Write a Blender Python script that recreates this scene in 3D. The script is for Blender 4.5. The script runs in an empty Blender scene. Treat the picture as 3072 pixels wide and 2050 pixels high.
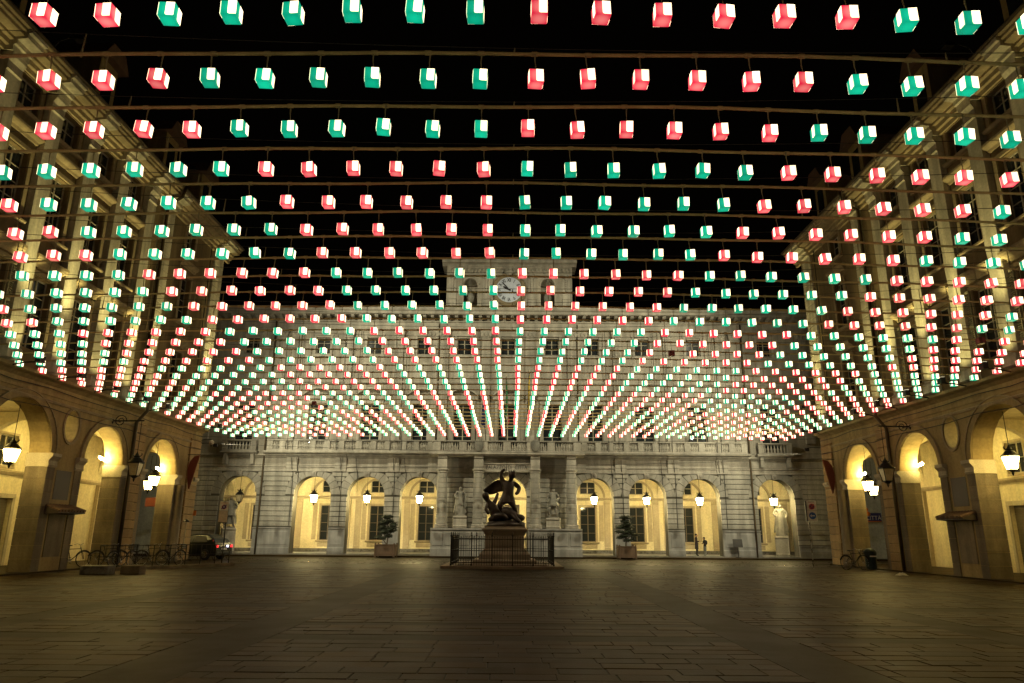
import bpy, bmesh, math, random
from mathutils import Vector, Matrix, noise
random.seed(7)
scene = bpy.context.scene
col = scene.collection
rad = math.radians
PI = math.pi

# ------------------------------------------------------------------ camera, night sky, exposure
CAM_H, PITCH, ROLL, FPX = 1.68, rad(14.97), rad(0.42), 2150.0
cd = bpy.data.cameras.new('camera')
cd.sensor_width = 36.0
cd.lens = 36.0 * FPX / 3072.0
cd.clip_start = 0.05
cd.clip_end = 500
cam = bpy.data.objects.new('camera', cd)
cam.matrix_world = Matrix.Translation((0, 0, CAM_H)) @ Matrix.Rotation(PI / 2 + PITCH, 4, 'X') @ Matrix.Rotation(ROLL, 4, 'Z')
col.objects.link(cam)
scene.camera = cam

world = bpy.data.worlds.new('World')
scene.world = world
world.use_nodes = True
wn = world.node_tree.nodes['Background']
wn.inputs['Color'].default_value = (1.0, 0.72, 0.42, 1)
wn.inputs['Strength'].default_value = 0.0006

scene.view_settings.view_transform = 'Standard'
scene.view_settings.look = 'None'
scene.view_settings.exposure = 0.0
scene.view_settings.gamma = 1.0
scene.cycles.use_denoising = True
scene.cycles.max_bounces = 6
scene.cycles.sample_clamp_indirect = 3.0
scene.cycles.use_light_tree = True
scene.cycles.caustics_reflective = False
scene.cycles.caustics_refractive = False

# ------------------------------------------------------------------ lamps of the place (floodlights)
AMBER = (1.0, 0.62, 0.12)
SODIUM = (1.0, 0.84, 0.32)
COOL = (1.0, 0.91, 0.62)
PAL_W, PIAZZA_W, UP_W, CORNER_W = 14000.0, 900.0, 2500.0, 2300.0


def spot(name, loc, target, watts, color, angle, blend=0.6, radius=0.12):
    l = bpy.data.lights.new(name, 'SPOT')
    l.energy = watts
    l.color = color
    l.spot_size = rad(angle)
    l.spot_blend = blend
    l.shadow_soft_size = radius
    o = bpy.data.objects.new(name, l)
    o.location = loc
    o.rotation_euler = (Vector(target) - Vector(loc)).to_track_quat('-Z', 'Y').to_euler()
    col.objects.link(o)
    return o


for sg in (-1, 1):
    spot('palace_flood_beam', (sg * 16.95, 34.9, 20.9), (sg * 3.5, 54, 6.5), PAL_W, COOL, 84, 0.6)
    spot('piazza_flood_beam', (sg * 17.25, 24.4, 20.35), (sg * -1.0, 10.5, 0), PIAZZA_W, AMBER, 88, 0.9)
    spot('corner_flood_beam', (sg * 18.1, 44.15, 6.75), (sg * 11.0, 54, 4.0), CORNER_W, COOL, 110, 0.8)
    spot('corner_flood_beam', (sg * 18.1, 44.15, 9.4), (sg * 14.0, 54, 13.5), CORNER_W * 0.7, COOL, 104, 0.9)  # added upper beams that lift the city hall's wings


# ------------------------------------------------------------------ materials
def new_mat(name):
    m = bpy.data.materials.new(name)
    m.use_nodes = True
    nt = m.node_tree
    b = nt.nodes['Principled BSDF']
    return m, nt, b


def mat(name, c1, c2=None, rough=0.8, metal=0.0, scale=1.2, fine=14.0, bump=0.15, rand=0.12, stain=0.0, space='world', bdist=0.02, island=False):
    """procedural surface: two tones by large noise, fine grain, per-piece variation, streaky stains, bump"""
    m, nt, b = new_mat(name)
    N, L = nt.nodes.new, nt.links.new
    c2 = c2 or tuple(x * 0.7 for x in c1)
    if space == 'world':
        g = N('ShaderNodeNewGeometry'); src = g.outputs['Position']
    else:
        g = N('ShaderNodeTexCoord'); src = g.outputs['Object']
    n1 = N('ShaderNodeTexNoise'); n1.inputs['Scale'].default_value = scale; n1.inputs['Detail'].default_value = 6; n1.inputs['Roughness'].default_value = 0.62
    n2 = N('ShaderNodeTexNoise'); n2.inputs['Scale'].default_value = fine; n2.inputs['Detail'].default_value = 4
    L(src, n1.inputs['Vector']); L(src, n2.inputs['Vector'])
    cr = N('ShaderNodeValToRGB')
    cr.color_ramp.elements[0].position = 0.34; cr.color_ramp.elements[0].color = (*c2, 1)
    cr.color_ramp.elements[1].position = 0.62; cr.color_ramp.elements[1].color = (*c1, 1)
    L(n1.outputs['Fac'], cr.inputs['Fac'])
    out = cr.outputs['Color']
    mr = N('ShaderNodeMapRange')
    mr.inputs['From Min'].default_value = 0.25; mr.inputs['From Max'].default_value = 0.75
    mr.inputs['To Min'].default_value = 0.84; mr.inputs['To Max'].default_value = 1.14
    L(n2.outputs['Fac'], mr.inputs['Value'])
    mx = N('ShaderNodeMix'); mx.data_type = 'RGBA'; mx.blend_type = 'MULTIPLY'; mx.inputs[0].default_value = 1
    L(out, mx.inputs[6]); L(mr.outputs[0], mx.inputs[7]); out = mx.outputs[2]
    if stain > 0:
        mp = N('ShaderNodeMapping'); mp.inputs['Scale'].default_value = (1.3, 1.3, 0.16)
        n3 = N('ShaderNodeTexNoise'); n3.inputs['Scale'].default_value = 1.6; n3.inputs['Detail'].default_value = 7
        L(src, mp.inputs['Vector']); L(mp.outputs[0], n3.inputs['Vector'])
        m3 = N('ShaderNodeMapRange'); m3.inputs['From Min'].default_value = 0.42; m3.inputs['From Max'].default_value = 0.62
        m3.inputs['To Min'].default_value = 1.0 - stain; m3.inputs['To Max'].default_value = 1.0
        L(n3.outputs['Fac'], m3.inputs['Value'])
        mx3 = N('ShaderNodeMix'); mx3.data_type = 'RGBA'; mx3.blend_type = 'MULTIPLY'; mx3.inputs[0].default_value = 1
        L(out, mx3.inputs[6]); L(m3.outputs[0], mx3.inputs[7]); out = mx3.outputs[2]
    if rand > 0:
        oi = N('ShaderNodeNewGeometry') if island else N('ShaderNodeObjectInfo')
        m4 = N('ShaderNodeMapRange'); m4.inputs['To Min'].default_value = 1 - rand; m4.inputs['To Max'].default_value = 1 + rand
        L(oi.outputs['Random Per Island' if island else 'Random'], m4.inputs['Value'])
        mx4 = N('ShaderNodeMix'); mx4.data_type = 'RGBA'; mx4.blend_type = 'MULTIPLY'; mx4.inputs[0].default_value = 1
        L(out, mx4.inputs[6]); L(m4.outputs[0], mx4.inputs[7]); out = mx4.outputs[2]
    L(out, b.inputs['Base Color'])
    mr2 = N('ShaderNodeMapRange'); mr2.inputs['To Min'].default_value = max(0.02, rough - 0.14); mr2.inputs['To Max'].default_value = min(1, rough + 0.12)
    L(n1.outputs['Fac'], mr2.inputs['Value']); L(mr2.outputs[0], b.inputs['Roughness'])
    b.inputs['Metallic'].default_value = metal
    if bump > 0:
        bp = N('ShaderNodeBump'); bp.inputs['Strength'].default_value = bump; bp.inputs['Distance'].default_value = bdist
        L(n2.outputs['Fac'], bp.inputs['Height']); L(bp.outputs[0], b.inputs['Normal'])
    return m


def emit_mat(name, color, strength, core=None, radius=0.145):
    """lamp shade: even glow, brighter where the bulb inside sits close behind the shade (object space), small lamp-to-lamp differences"""
    m, nt, b = new_mat(name)
    N, L = nt.nodes.new, nt.links.new
    b.inputs['Base Color'].default_value = (*[min(0.8, c * 0.6 + 0.05) for c in color], 1)
    b.inputs['Roughness'].default_value = 0.35
    b.inputs['Emission Color'].default_value = (*color, 1)
    oi = N('ShaderNodeObjectInfo')
    mr = N('ShaderNodeMapRange'); mr.inputs['To Min'].default_value = strength * 0.74; mr.inputs['To Max'].default_value = strength * 1.2
    L(oi.outputs['Random'], mr.inputs['Value'])
    if core:
        tc = N('ShaderNodeTexCoord')
        ln = N('ShaderNodeVectorMath'); ln.operation = 'LENGTH'
        L(tc.outputs['Object'], ln.inputs[0])
        m2 = N('ShaderNodeMapRange'); m2.inputs['From Min'].default_value = 0.100; m2.inputs['From Max'].default_value = radius
        m2.inputs['To Min'].default_value = 1.0; m2.inputs['To Max'].default_value = 0.0
        L(ln.outputs['Value'], m2.inputs['Value'])
        mc = N('ShaderNodeMix'); mc.data_type = 'RGBA'
        L(m2.outputs[0], mc.inputs[0])
        mc.inputs[6].default_value = (*color, 1); mc.inputs[7].default_value = (*core, 1)
        L(mc.outputs[2], b.inputs['Emission Color'])
    L(mr.outputs[0], b.inputs['Emission Strength'])
    return m


def glass_mat(name, tint=(0.02, 0.024, 0.026), rough=0.08):
    m, nt, b = new_mat(name)
    b.inputs['Base Color'].default_value = (*tint, 1)
    b.inputs['Roughness'].default_value = rough
    b.inputs['Specular IOR Level'].default_value = 0.7
    N, L = nt.nodes.new, nt.links.new
    g = N('ShaderNodeNewGeometry'); n = N('ShaderNodeTexNoise'); n.inputs['Scale'].default_value = 3
    L(g.outputs['Position'], n.inputs['Vector'])
    bp = N('ShaderNodeBump'); bp.inputs['Strength'].default_value = 0.05; L(n.outputs['Fac'], bp.inputs['Height']); L(bp.outputs[0], b.inputs['Normal'])
    return m


M = {}
M['slab'] = mat('paving_stone', (0.040, 0.0225, 0.0072), (0.023, 0.013, 0.0045), 0.555, 0, 1.6, 26, 0.35, 0.34, bdist=0.012)
M['band'] = mat('paving_band_stone', (0.020, 0.0115, 0.0038), (0.016, 0.0092, 0.003), 0.60, 0, 0.9, 40, 0.25, 0.08, bdist=0.008)
M['joint'] = mat('paving_joint_grit', (0.014, 0.0095, 0.0045), None, 0.95, 0, 3, 30, 0.3, 0)
M['street'] = mat('street_stone', (0.032, 0.022, 0.010), (0.020, 0.014, 0.0065), 0.55, 0, 0.8, 22, 0.3, 0.1)
M['rail'] = mat('tram_rail_steel', (0.35, 0.34, 0.33), None, 0.30, 0.9, 3, 30, 0.1, 0)
M['pstone'] = mat('palace_rusticated_stone', (0.40, 0.38, 0.32), (0.30, 0.29, 0.245), 0.85, 0, 0.9, 18, 0.3, 0.11, 0.30)
M['pjoint'] = mat('palace_joint_stone', (0.15, 0.14, 0.11), None, 0.9, 0, 1, 18, 0.2, 0, 0.3)
M['pwall'] = mat('palace_plaster', (0.40, 0.365, 0.295), (0.31, 0.29, 0.24), 0.85, 0, 0.35, 10, 0.2, 0.0, 0.30)
M['ptrim'] = mat('palace_stone_trim', (0.44, 0.41, 0.34), (0.34, 0.32, 0.27), 0.82, 0, 0.8, 12, 0.25, 0.07, 0.30)
M['pgrey'] = mat('palace_plinth_granite', (0.33, 0.325, 0.30), (0.24, 0.235, 0.22), 0.75, 0, 1.2, 40, 0.3, 0.1, 0.3)
M['cream'] = mat('arcade_cream_plaster', (0.78, 0.69, 0.44), (0.68, 0.59, 0.37), 0.85, 0, 0.5, 9, 0.1, 0.0, 0.12)
M['creamtrim_shaded'] = mat('arcade_cream_trim_shaded', (0.47, 0.39, 0.25), (0.38, 0.31, 0.20), 0.8, 0, 0.9, 9, 0.12, 0.05, 0.12)  # darker than the wall plaster: relief shading put into the trim's colour
M['marble'] = mat('statue_marble', (0.26, 0.25, 0.21), (0.17, 0.165, 0.14), 0.7, 0, 2.5, 14, 0.35, 0.0, 0.35)
M['skirt'] = mat('skirting_dark_marble', (0.05, 0.048, 0.045), (0.22, 0.21, 0.20), 0.3, 0, 3.5, 12, 0.05, 0.0)
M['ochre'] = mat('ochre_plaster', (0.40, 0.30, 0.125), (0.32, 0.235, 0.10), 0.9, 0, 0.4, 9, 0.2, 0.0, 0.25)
M['ochre_shaded'] = mat('ochre_plaster_shaded', (0.25, 0.18, 0.085), (0.19, 0.14, 0.065), 0.9, 0, 0.4, 9, 0.2, 0.0, 0.3)  # shade of the upper wall between the uplights, put into a darker ochre
M['ochretrim'] = mat('ochre_stone_trim', (0.40, 0.32, 0.18), (0.31, 0.245, 0.14), 0.85, 0, 0.7, 12, 0.25, 0.06, 0.25)
M['pil_lit'] = mat('pilaster_plaster_lit', (0.68, 0.63, 0.48), (0.54, 0.50, 0.37), 0.85, 0, 0.8, 10, 0.3, 0.05, 0.35)  # paler than the wall: uplight glow on pilasters put into the colour
M['quoin'] = mat('orange_rusticated_block', (0.40, 0.265, 0.115), (0.32, 0.215, 0.095), 0.88, 0, 1.0, 16, 0.3, 0.14, 0.2)
M['pierstone'] = mat('pier_grey_stone', (0.25, 0.20, 0.125), (0.16, 0.13, 0.08), 0.85, 0, 0.9, 20, 0.4, 0.1, 0.35)
M['capstone'] = mat('pale_capital_stone', (0.50, 0.44, 0.31), (0.40, 0.35, 0.25), 0.8, 0, 1, 20, 0.3, 0.05, 0.2)
M['wood'] = mat('dark_wood', (0.06, 0.042, 0.026), None, 0.6, 0, 3, 30, 0.2, 0.1)
M['framepale'] = mat('painted_window_frame', (0.42, 0.38, 0.28), None, 0.6, 0, 3, 30, 0.1, 0.08)
M['framedark'] = mat('brown_window_frame', (0.13, 0.10, 0.07), None, 0.6, 0, 3, 30, 0.1, 0.08)
M['shutter'] = mat('louvre_shutter_paint', (0.34, 0.31, 0.20), (0.26, 0.24, 0.16), 0.7, 0, 3, 20, 0.1, 0.1)
M['glass'] = glass_mat('window_glass')
M['iron'] = mat('black_iron', (0.020, 0.018, 0.016), None, 0.5, 0.6, 4, 40, 0.2, 0.1)
M['pipe'] = mat('downpipe_dark_metal', (0.085, 0.062, 0.032), None, 0.5, 0.5, 3, 30, 0.1, 0.05)
M['cable'] = mat('black_cable', (0.03, 0.027, 0.022), None, 0.7, 0, 3, 30, 0.0, 0.0)
M['bar'] = mat('ochre_painted_bar', (0.52, 0.39, 0.16), (0.42, 0.31, 0.12), 0.55, 0, 6, 40, 0.2, 0.1)
M['cord'] = mat('lantern_cord', (0.28, 0.24, 0.13), None, 0.8, 0, 4, 30, 0, 0)
M['bronze'] = mat('dark_bronze', (0.050, 0.036, 0.026), (0.030, 0.022, 0.017), 0.45, 0.7, 4, 24, 0.35, 0.0)
M['pedestal'] = mat('pedestal_granite', (0.26, 0.20, 0.135), (0.20, 0.155, 0.105), 0.75, 0, 1.5, 40, 0.3, 0.06, 0.2)
M['terracotta'] = mat('planter_paint', (0.13, 0.080, 0.045), (0.10, 0.062, 0.036), 0.7, 0, 2, 20, 0.2, 0.05, 0.2)
M['leaf'] = mat('topiary_leaf', (0.026, 0.034, 0.014), (0.014, 0.020, 0.009), 0.6, 0, 3, 12, 0, 0.0)
M['bark'] = mat('topiary_bark', (0.10, 0.075, 0.05), None, 0.9, 0, 5, 30, 0.5, 0)
M['soil'] = mat('planter_soil', (0.03, 0.022, 0.016), None, 0.95, 0, 8, 40, 0.5, 0)
M['signwhite'] = mat('sign_white', (0.74, 0.72, 0.67), None, 0.5, 0, 3, 20, 0, 0)
M['signpink'] = mat('sign_pale_panel', (0.62, 0.52, 0.43), None, 0.5, 0, 3, 20, 0, 0)
M['signblue'] = mat('sign_blue', (0.02, 0.09, 0.36), (0.018, 0.08, 0.32), 0.45, 0, 3, 20, 0, 0)
M['signnavy'] = mat('sign_navy', (0.02, 0.025, 0.14), (0.018, 0.02, 0.12), 0.45, 0, 3, 20, 0, 0)
M['signred'] = mat('sign_red', (0.50, 0.045, 0.04), (0.45, 0.04, 0.035), 0.5, 0, 3, 20, 0, 0)
M['orange'] = mat('sign_orange', (0.70, 0.20, 0.03), (0.62, 0.17, 0.025), 0.5, 0, 3, 20, 0, 0)
M['banner'] = mat('banner_red_cloth', (0.17, 0.040, 0.018), (0.13, 0.03, 0.014), 0.9, 0, 2, 60, 0.2, 0)
M['flagblue'] = mat('flag_blue_cloth', (0.012, 0.018, 0.10), None, 0.85, 0, 2, 60, 0.1, 0)
M['flaggreen'] = mat('flag_green_cloth', (0.01, 0.16, 0.05), None, 0.85, 0, 2, 60, 0.1, 0)
M['flagwhite'] = mat('flag_white_cloth', (0.55, 0.53, 0.48), None, 0.85, 0, 2, 60, 0.1, 0)
M['flagred'] = mat('flag_red_cloth', (0.42, 0.02, 0.02), None, 0.85, 0, 2, 60, 0.1, 0)
M['flagyellow'] = mat('flag_yellow_cloth', (0.62, 0.42, 0.03), None, 0.85, 0, 2, 60, 0.1, 0)
M['clockface'] = mat('clock_dial_enamel', (0.50, 0.55, 0.64), (0.42, 0.46, 0.54), 0.45, 0, 2, 20, 0, 0)
M['clockring'] = mat('clock_ring_stone', (0.24, 0.19, 0.11), (0.18, 0.145, 0.085), 0.7, 0, 2, 20, 0.2, 0)
M['black'] = mat('black_paint', (0.012, 0.012, 0.014), None, 0.5, 0, 3, 20, 0, 0)
M['carpaint'] = mat('car_paint_dark', (0.030, 0.036, 0.033), (0.026, 0.031, 0.029), 0.22, 0.5, 1, 60, 0, 0)
M['rubber'] = mat('rubber', (0.018, 0.018, 0.018), None, 0.8, 0, 4, 40, 0.2, 0)
M['chrome'] = mat('worn_chrome', (0.40, 0.39, 0.37), None, 0.30, 0.9, 5, 40, 0.05, 0)
M['skin'] = mat('skin', (0.40, 0.24, 0.16), None, 0.6, 0, 6, 40, 0, 0)
M['coat'] = mat('dark_coat_cloth', (0.030, 0.018, 0.022), None, 0.9, 0, 4, 60, 0.2, 0)
M['jacket'] = mat('dark_jacket_cloth', (0.040, 0.036, 0.032), None, 0.9, 0, 4, 60, 0.2, 0)
M['trousers'] = mat('dark_trousers_cloth', (0.025, 0.024, 0.024), None, 0.9, 0, 4, 60, 0.2, 0)
M['jeans'] = mat('pale_jeans_cloth', (0.22, 0.24, 0.24), None, 0.9, 0, 4, 60, 0.2, 0)
M['hair'] = mat('dark_hair', (0.018, 0.013, 0.010), None, 0.6, 0, 8, 60, 0.2, 0)
M['tile'] = mat('clay_roof_tile', (0.16, 0.095, 0.055), (0.11, 0.065, 0.04), 0.85, 0, 3, 20, 0.3, 0.15)
M['roof'] = mat('dark_roof', (0.045, 0.035, 0.028), None, 0.9, 0, 2, 20, 0.3, 0)
M['teal'] = mat('dark_teal_door', (0.030, 0.055, 0.050), None, 0.6, 0, 2, 20, 0.1, 0)
M['bluewall'] = mat('grey_blue_plaster', (0.40, 0.42, 0.40), (0.32, 0.335, 0.32), 0.9, 0, 0.5, 9, 0.15, 0, 0.2)
M['bluequoin'] = mat('grey_stone_quoin', (0.42, 0.42, 0.38), (0.34, 0.34, 0.31), 0.9, 0, 0.8, 14, 0.2, 0.08, 0.2)
M['metalshutter'] = mat('roller_shutter', (0.16, 0.14, 0.09), (0.12, 0.105, 0.07), 0.55, 0.3, 2, 30, 0.1, 0)
M['paper'] = mat('litter_paper', (0.60, 0.58, 0.52), None, 0.8, 0, 8, 30, 0.4, 0)
M['unlit_red'] = mat('unlit_cube_red', (0.20, 0.012, 0.018), None, 0.4, 0, 4, 20, 0, 0)
M['unlit_white'] = mat('unlit_cube_white', (0.36, 0.05, 0.05), None, 0.4, 0, 4, 20, 0, 0)
M['red'] = emit_mat('cube_red_glow', (0.92, 0.025, 0.070), 1.0, (1.1, 0.24, 0.22), 0.155)
M['green'] = emit_mat('cube_green_glow', (0.001, 0.42, 0.23), 0.95, (0.003, 0.58, 0.32))
M['redfar'] = emit_mat('far_cube_red_glow', (0.95, 0.05, 0.09), 0.95)
M['greenfar'] = emit_mat('far_cube_green_glow', (0.002, 0.48, 0.27), 0.95)
M['white'] = emit_mat('cube_white_glow', (1.0, 0.77, 0.46), 2.9)
M['lampglow'] = emit_mat('street_lantern_glow', (1.0, 0.79, 0.35), 200.0)
M['lampglow_side'] = emit_mat('arcade_lantern_glow', (1.0, 0.73, 0.23), 58.0)
M['tubeglow'] = emit_mat('arcade_floodlight_glow', (1.0, 0.76, 0.24), 600.0)
M['added_vaultglow'] = emit_mat('added_vault_lamp_glow', (1.0, 0.76, 0.22), 160.0)
M['added_endglow'] = emit_mat('added_end_lamp_glow', (1.0, 0.79, 0.34), 1300.0)
M['floodlens'] = emit_mat('floodlight_lens', (0.90, 0.92, 1.0), 14.0)
M['uplens'] = emit_mat('uplight_lens', (1.0, 0.88, 0.55), 3.0)
M['taillight'] = emit_mat('tail_light_red', (1.0, 0.02, 0.03), 1.6)
M['reverselight'] = emit_mat('reversing_light', (0.75, 0.78, 1.0), 3.0)
M['lampglass'] = mat('unlit_lantern_glass', (0.55, 0.48, 0.30), None, 0.25, 0, 4, 20, 0, 0)
M['greenroom'] = emit_mat('dim_room_behind_window', (0.20, 0.42, 0.33), 0.22)
M['bluewindow'] = emit_mat('lit_hall_behind_window', (0.55, 0.62, 0.75), 0.8)


# ------------------------------------------------------------------ mesh helpers
class MB:
    def __init__(self, xf=None):
        self.v, self.f, self.mi = [], [], []
        self.xf = xf or (lambda p: p)
        self.cur = 0

    def add(self, pts, faces):
        b = len(self.v)
        self.v += [tuple(self.xf(p)) for p in pts]
        for f in faces:
            self.f.append(tuple(b + i for i in f))
            self.mi.append(self.cur)
        return self

    def box(self, x0, x1, y0, y1, z0, z1):
        p = [(x0, y0, z0), (x1, y0, z0), (x1, y1, z0), (x0, y1, z0), (x0, y0, z1), (x1, y0, z1), (x1, y1, z1), (x0, y1, z1)]
        return self.add(p, [(0, 3, 2, 1), (4, 5, 6, 7), (0, 1, 5, 4), (1, 2, 6, 5), (2, 3, 7, 6), (3, 0, 4, 7)])

    def bevbox(self, x0, x1, y0, y1, z0, z1, b):
        """box whose y0 face (the face turned to the viewer's side) is chamfered"""
        p = [(x0, y1, z0), (x1, y1, z0), (x1, y1, z1), (x0, y1, z1), (x0, y0 + b, z0), (x1, y0 + b, z0), (x1, y0 + b, z1), (x0, y0 + b, z1),
             (x0 + b, y0, z0 + b), (x1 - b, y0, z0 + b), (x1 - b, y0, z1 - b), (x0 + b, y0, z1 - b)]
        f = [(8, 9, 10, 11), (0, 1, 2, 3)]
        for i in range(4):
            j = (i + 1) % 4
            f += [(4 + i, 4 + j, 8 + j, 8 + i), (i, j, 4 + j, 4 + i)]
        return self.add(p, f)

    def prism(self, poly, y0, y1):
        """poly in (x,z), extruded along y"""
        n = len(poly)
        p = [(x, y0, z) for x, z in poly] + [(x, y1, z) for x, z in poly]
        f = [tuple(range(n)), tuple(range(2 * n - 1, n - 1, -1))]
        for i in range(n):
            j = (i + 1) % n
            f.append((i, i + n, j + n, j))
        return self.add(p, f)

    def profile(self, poly, x0, x1):
        """poly in (y,z), extruded along x: mouldings"""
        n = len(poly)
        p = [(x0, y, z) for y, z in poly] + [(x1, y, z) for y, z in poly]
        f = [tuple(range(n)), tuple(range(2 * n - 1, n - 1, -1))]
        for i in range(n):
            j = (i + 1) % n
            f.append((i, j, j + n, i + n))
        return self.add(p, f)

    def tube(self, pts, r, n=8, caps=True):
        pts = [Vector(p) for p in pts]
        rs = r if isinstance(r, (list, tuple)) else [r] * len(pts)
        V, F = [], []
        up = None
        for i, p in enumerate(pts):
            t = (pts[min(i + 1, len(pts) - 1)] - pts[max(i - 1, 0)])
            t = t.normalized() if t.length > 1e-9 else Vector((0, 0, 1))
            if up is None:
                up = Vector((0, 0, 1)) if abs(t.z) < 0.9 else Vector((1, 0, 0))
            a = t.cross(up)
            if a.length < 1e-6:
                a = t.cross(Vector((0, 1, 0)))
            a.normalize()
            b = a.cross(t).normalized()
            up = b
            for k in range(n):
                an = 2 * PI * k / n
                V.append(tuple(p + a * (rs[i] * math.cos(an)) + b * (rs[i] * math.sin(an))))
        for i in range(len(pts) - 1):
            for k in range(n):
                k2 = (k + 1) % n
                F.append((i * n + k, i * n + k2, (i + 1) * n + k2, (i + 1) * n + k))
        if caps:
            F.append(tuple(range(n - 1, -1, -1)))
            F.append(tuple((len(pts) - 1) * n + k for k in range(n)))
        return self.add(V, F)

    def lathe(self, prof, c=(0, 0, 0), n=16, sx=1, sy=1, a0=0.0):
        V, F = [], []
        for r, z in prof:
            for k in range(n):
                a = 2 * PI * k / n + a0
                V.append((c[0] + r * math.cos(a) * sx, c[1] + r * math.sin(a) * sy, c[2] + z))
        for i in range(len(prof) - 1):
            for k in range(n):
                k2 = (k + 1) % n
                F.append((i * n + k, i * n + k2, (i + 1) * n + k2, (i + 1) * n + k))
        F.append(tuple(range(n - 1, -1, -1)))
        F.append(tuple((len(prof) - 1) * n + k for k in range(n)))
        return self.add(V, F)

    def ell(self, c, r, nu=12, nv=8, jitter=0.0, seed=0.0):
        prof = []
        V, F = [], []
        for i in range(nv + 1):
            th = PI * i / nv
            for k in range(nu):
                ph = 2 * PI * k / nu
                d = Vector((math.sin(th) * math.cos(ph), math.sin(th) * math.sin(ph), -math.cos(th)))
                s = 1 + (jitter * noise.noise(d * 2.1 + Vector((seed, seed * 0.7, 3))) if jitter else 0)
                V.append((c[0] + d.x * r[0] * s, c[1] + d.y * r[1] * s, c[2] + d.z * r[2] * s))
        for i in range(nv):
            for k in range(nu):
                k2 = (k + 1) % nu
                F.append((i * nu + k, i * nu + k2, (i + 1) * nu + k2, (i + 1) * nu + k))
        return self.add(V, F)

    def strips(self, us, v0, v1, intervals):
        """solid wall piece by piece: us breaks; intervals(i) -> list of ((lo_a,hi_a),(lo_b,hi_b)) for strip i"""
        for i in range(len(us) - 1):
            a, b = us[i], us[i + 1]
            for (la, ha), (lb, hb) in intervals(i):
                p = [(a, v0, la), (b, v0, lb), (b, v1, lb), (a, v1, la), (a, v0, ha), (b, v0, hb), (b, v1, hb), (a, v1, ha)]
                self.add(p, [(0, 3, 2, 1), (4, 5, 6, 7), (0, 1, 5, 4), (1, 2, 6, 5), (2, 3, 7, 6), (3, 0, 4, 7)])
        return self

    def mesh(self, name, mats, off=(0, 0, 0), smooth=False, weld=True):
        key, remap, V = {}, [], []
        for p in self.v:
            q = (p[0] - off[0], p[1] - off[1], p[2] - off[2])
            if weld:
                k = (round(q[0], 4), round(q[1], 4), round(q[2], 4))
                if k not in key:
                    key[k] = len(V)
                    V.append(q)
                remap.append(key[k])
            else:
                remap.append(len(V)); V.append(q)
        F, MI, cnt = [], [], {}
        for f, m in zip(self.f, self.mi):
            g = []
            for i in f:
                j = remap[i]
                if not g or g[-1] != j:
                    g.append(j)
            if len(g) > 1 and g[0] == g[-1]:
                g.pop()
            if len(set(g)) < 3 or len(set(g)) != len(g):
                continue
            s = frozenset(g)
            cnt[s] = cnt.get(s, 0) + 1
            F.append(tuple(g)); MI.append(m)
        if weld:
            keep = [i for i, f in enumerate(F) if cnt[frozenset(f)] == 1]
            F = [F[i] for i in keep]; MI = [MI[i] for i in keep]
        me = bpy.data.meshes.new(name)
        me.from_pydata(V, [], F)
        if not isinstance(mats, (list, tuple)):
            mats = [mats]
        for m in mats:
            me.materials.append(m)
        if len(mats) > 1:
            me.polygons.foreach_set('material_index', MI)
        bm = bmesh.new(); bm.from_mesh(me)
        bmesh.ops.recalc_face_normals(bm, faces=bm.faces)
        bm.to_mesh(me); bm.free()
        if smooth:
            me.polygons.foreach_set('use_smooth', [True] * len(me.polygons))
        me.update()
        return me

    def build(self, name, mats, parent=None, smooth=False, weld=True, local=False, loc=None):
        off = (0, 0, 0)
        if parent is not None and not local:
            off = wloc(parent)
        if parent is None and loc is not None:
            off = loc
        o = bpy.data.objects.new(name, self.mesh(name, mats, off, smooth, weld))
        col.objects.link(o)
        if parent is not None:
            o.parent = parent
        elif loc is not None:
            o.location = loc
        return o


def wloc(o):
    v = Vector(o.location)
    while o.parent is not None:
        o = o.parent
        v = v + Vector(o.location)
    return v


def tag(o, label=None, cat=None, group=None, kind=None):
    if label: o['label'] = label
    if cat: o['category'] = cat
    if group: o['group'] = group
    if kind: o['kind'] = kind
    return o


def thing(name, label, cat, loc=(0, 0, 0), group=None, rz=0.0):
    o = bpy.data.objects.new(name, None)
    o.empty_display_size = 0.2
    col.objects.link(o)
    o.location = loc
    o.rotation_euler = (0, 0, rz)
    return tag(o, label, cat, group)


def piece(name, me, parent, loc=(0, 0, 0), rot=(0, 0, 0), world=True):
    o = bpy.data.objects.new(name, me)
    col.objects.link(o)
    if parent is not None:
        o.parent = parent
    o.location = Vector(loc) - (wloc(parent) if (parent is not None and world) else Vector((0, 0, 0)))
    o.rotation_euler = rot
    return o


def copy_tree(o, parent=None):
    c = o.copy()
    col.objects.link(c)
    c.parent = parent
    for ch in list(o.children):
        copy_tree(ch, c)
    return c


def arc(cx, cz, r, a0, a1, n):
    return [(cx + r * math.cos(a0 + (a1 - a0) * i / n), cz + r * math.sin(a0 + (a1 - a0) * i / n)) for i in range(n + 1)]


def text_obj(name, body, size, m, parent, place, bold=0.0):
    """lettering as a mesh; place maps (x,y) of the letters to world"""
    cu = bpy.data.curves.new(name, 'FONT')
    cu.body = body
    cu.size = size
    cu.align_x = 'CENTER'
    cu.align_y = 'CENTER'
    cu.resolution_u = 3
    cu.offset = bold
    t = bpy.data.objects.new(name, cu)
    col.objects.link(t)
    dg = bpy.context.evaluated_depsgraph_get()
    me = bpy.data.meshes.new_from_object(t.evaluated_get(dg))
    bpy.data.objects.remove(t)
    off = wloc(parent) if parent is not None else Vector((0, 0, 0))
    for v in me.vertices:
        v.co = Vector(place(v.co.x, v.co.y)) - off
    me.materials.clear()
    me.materials.append(m)
    o = bpy.data.objects.new(name, me)
    col.objects.link(o)
    o.parent = parent
    return o


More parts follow.
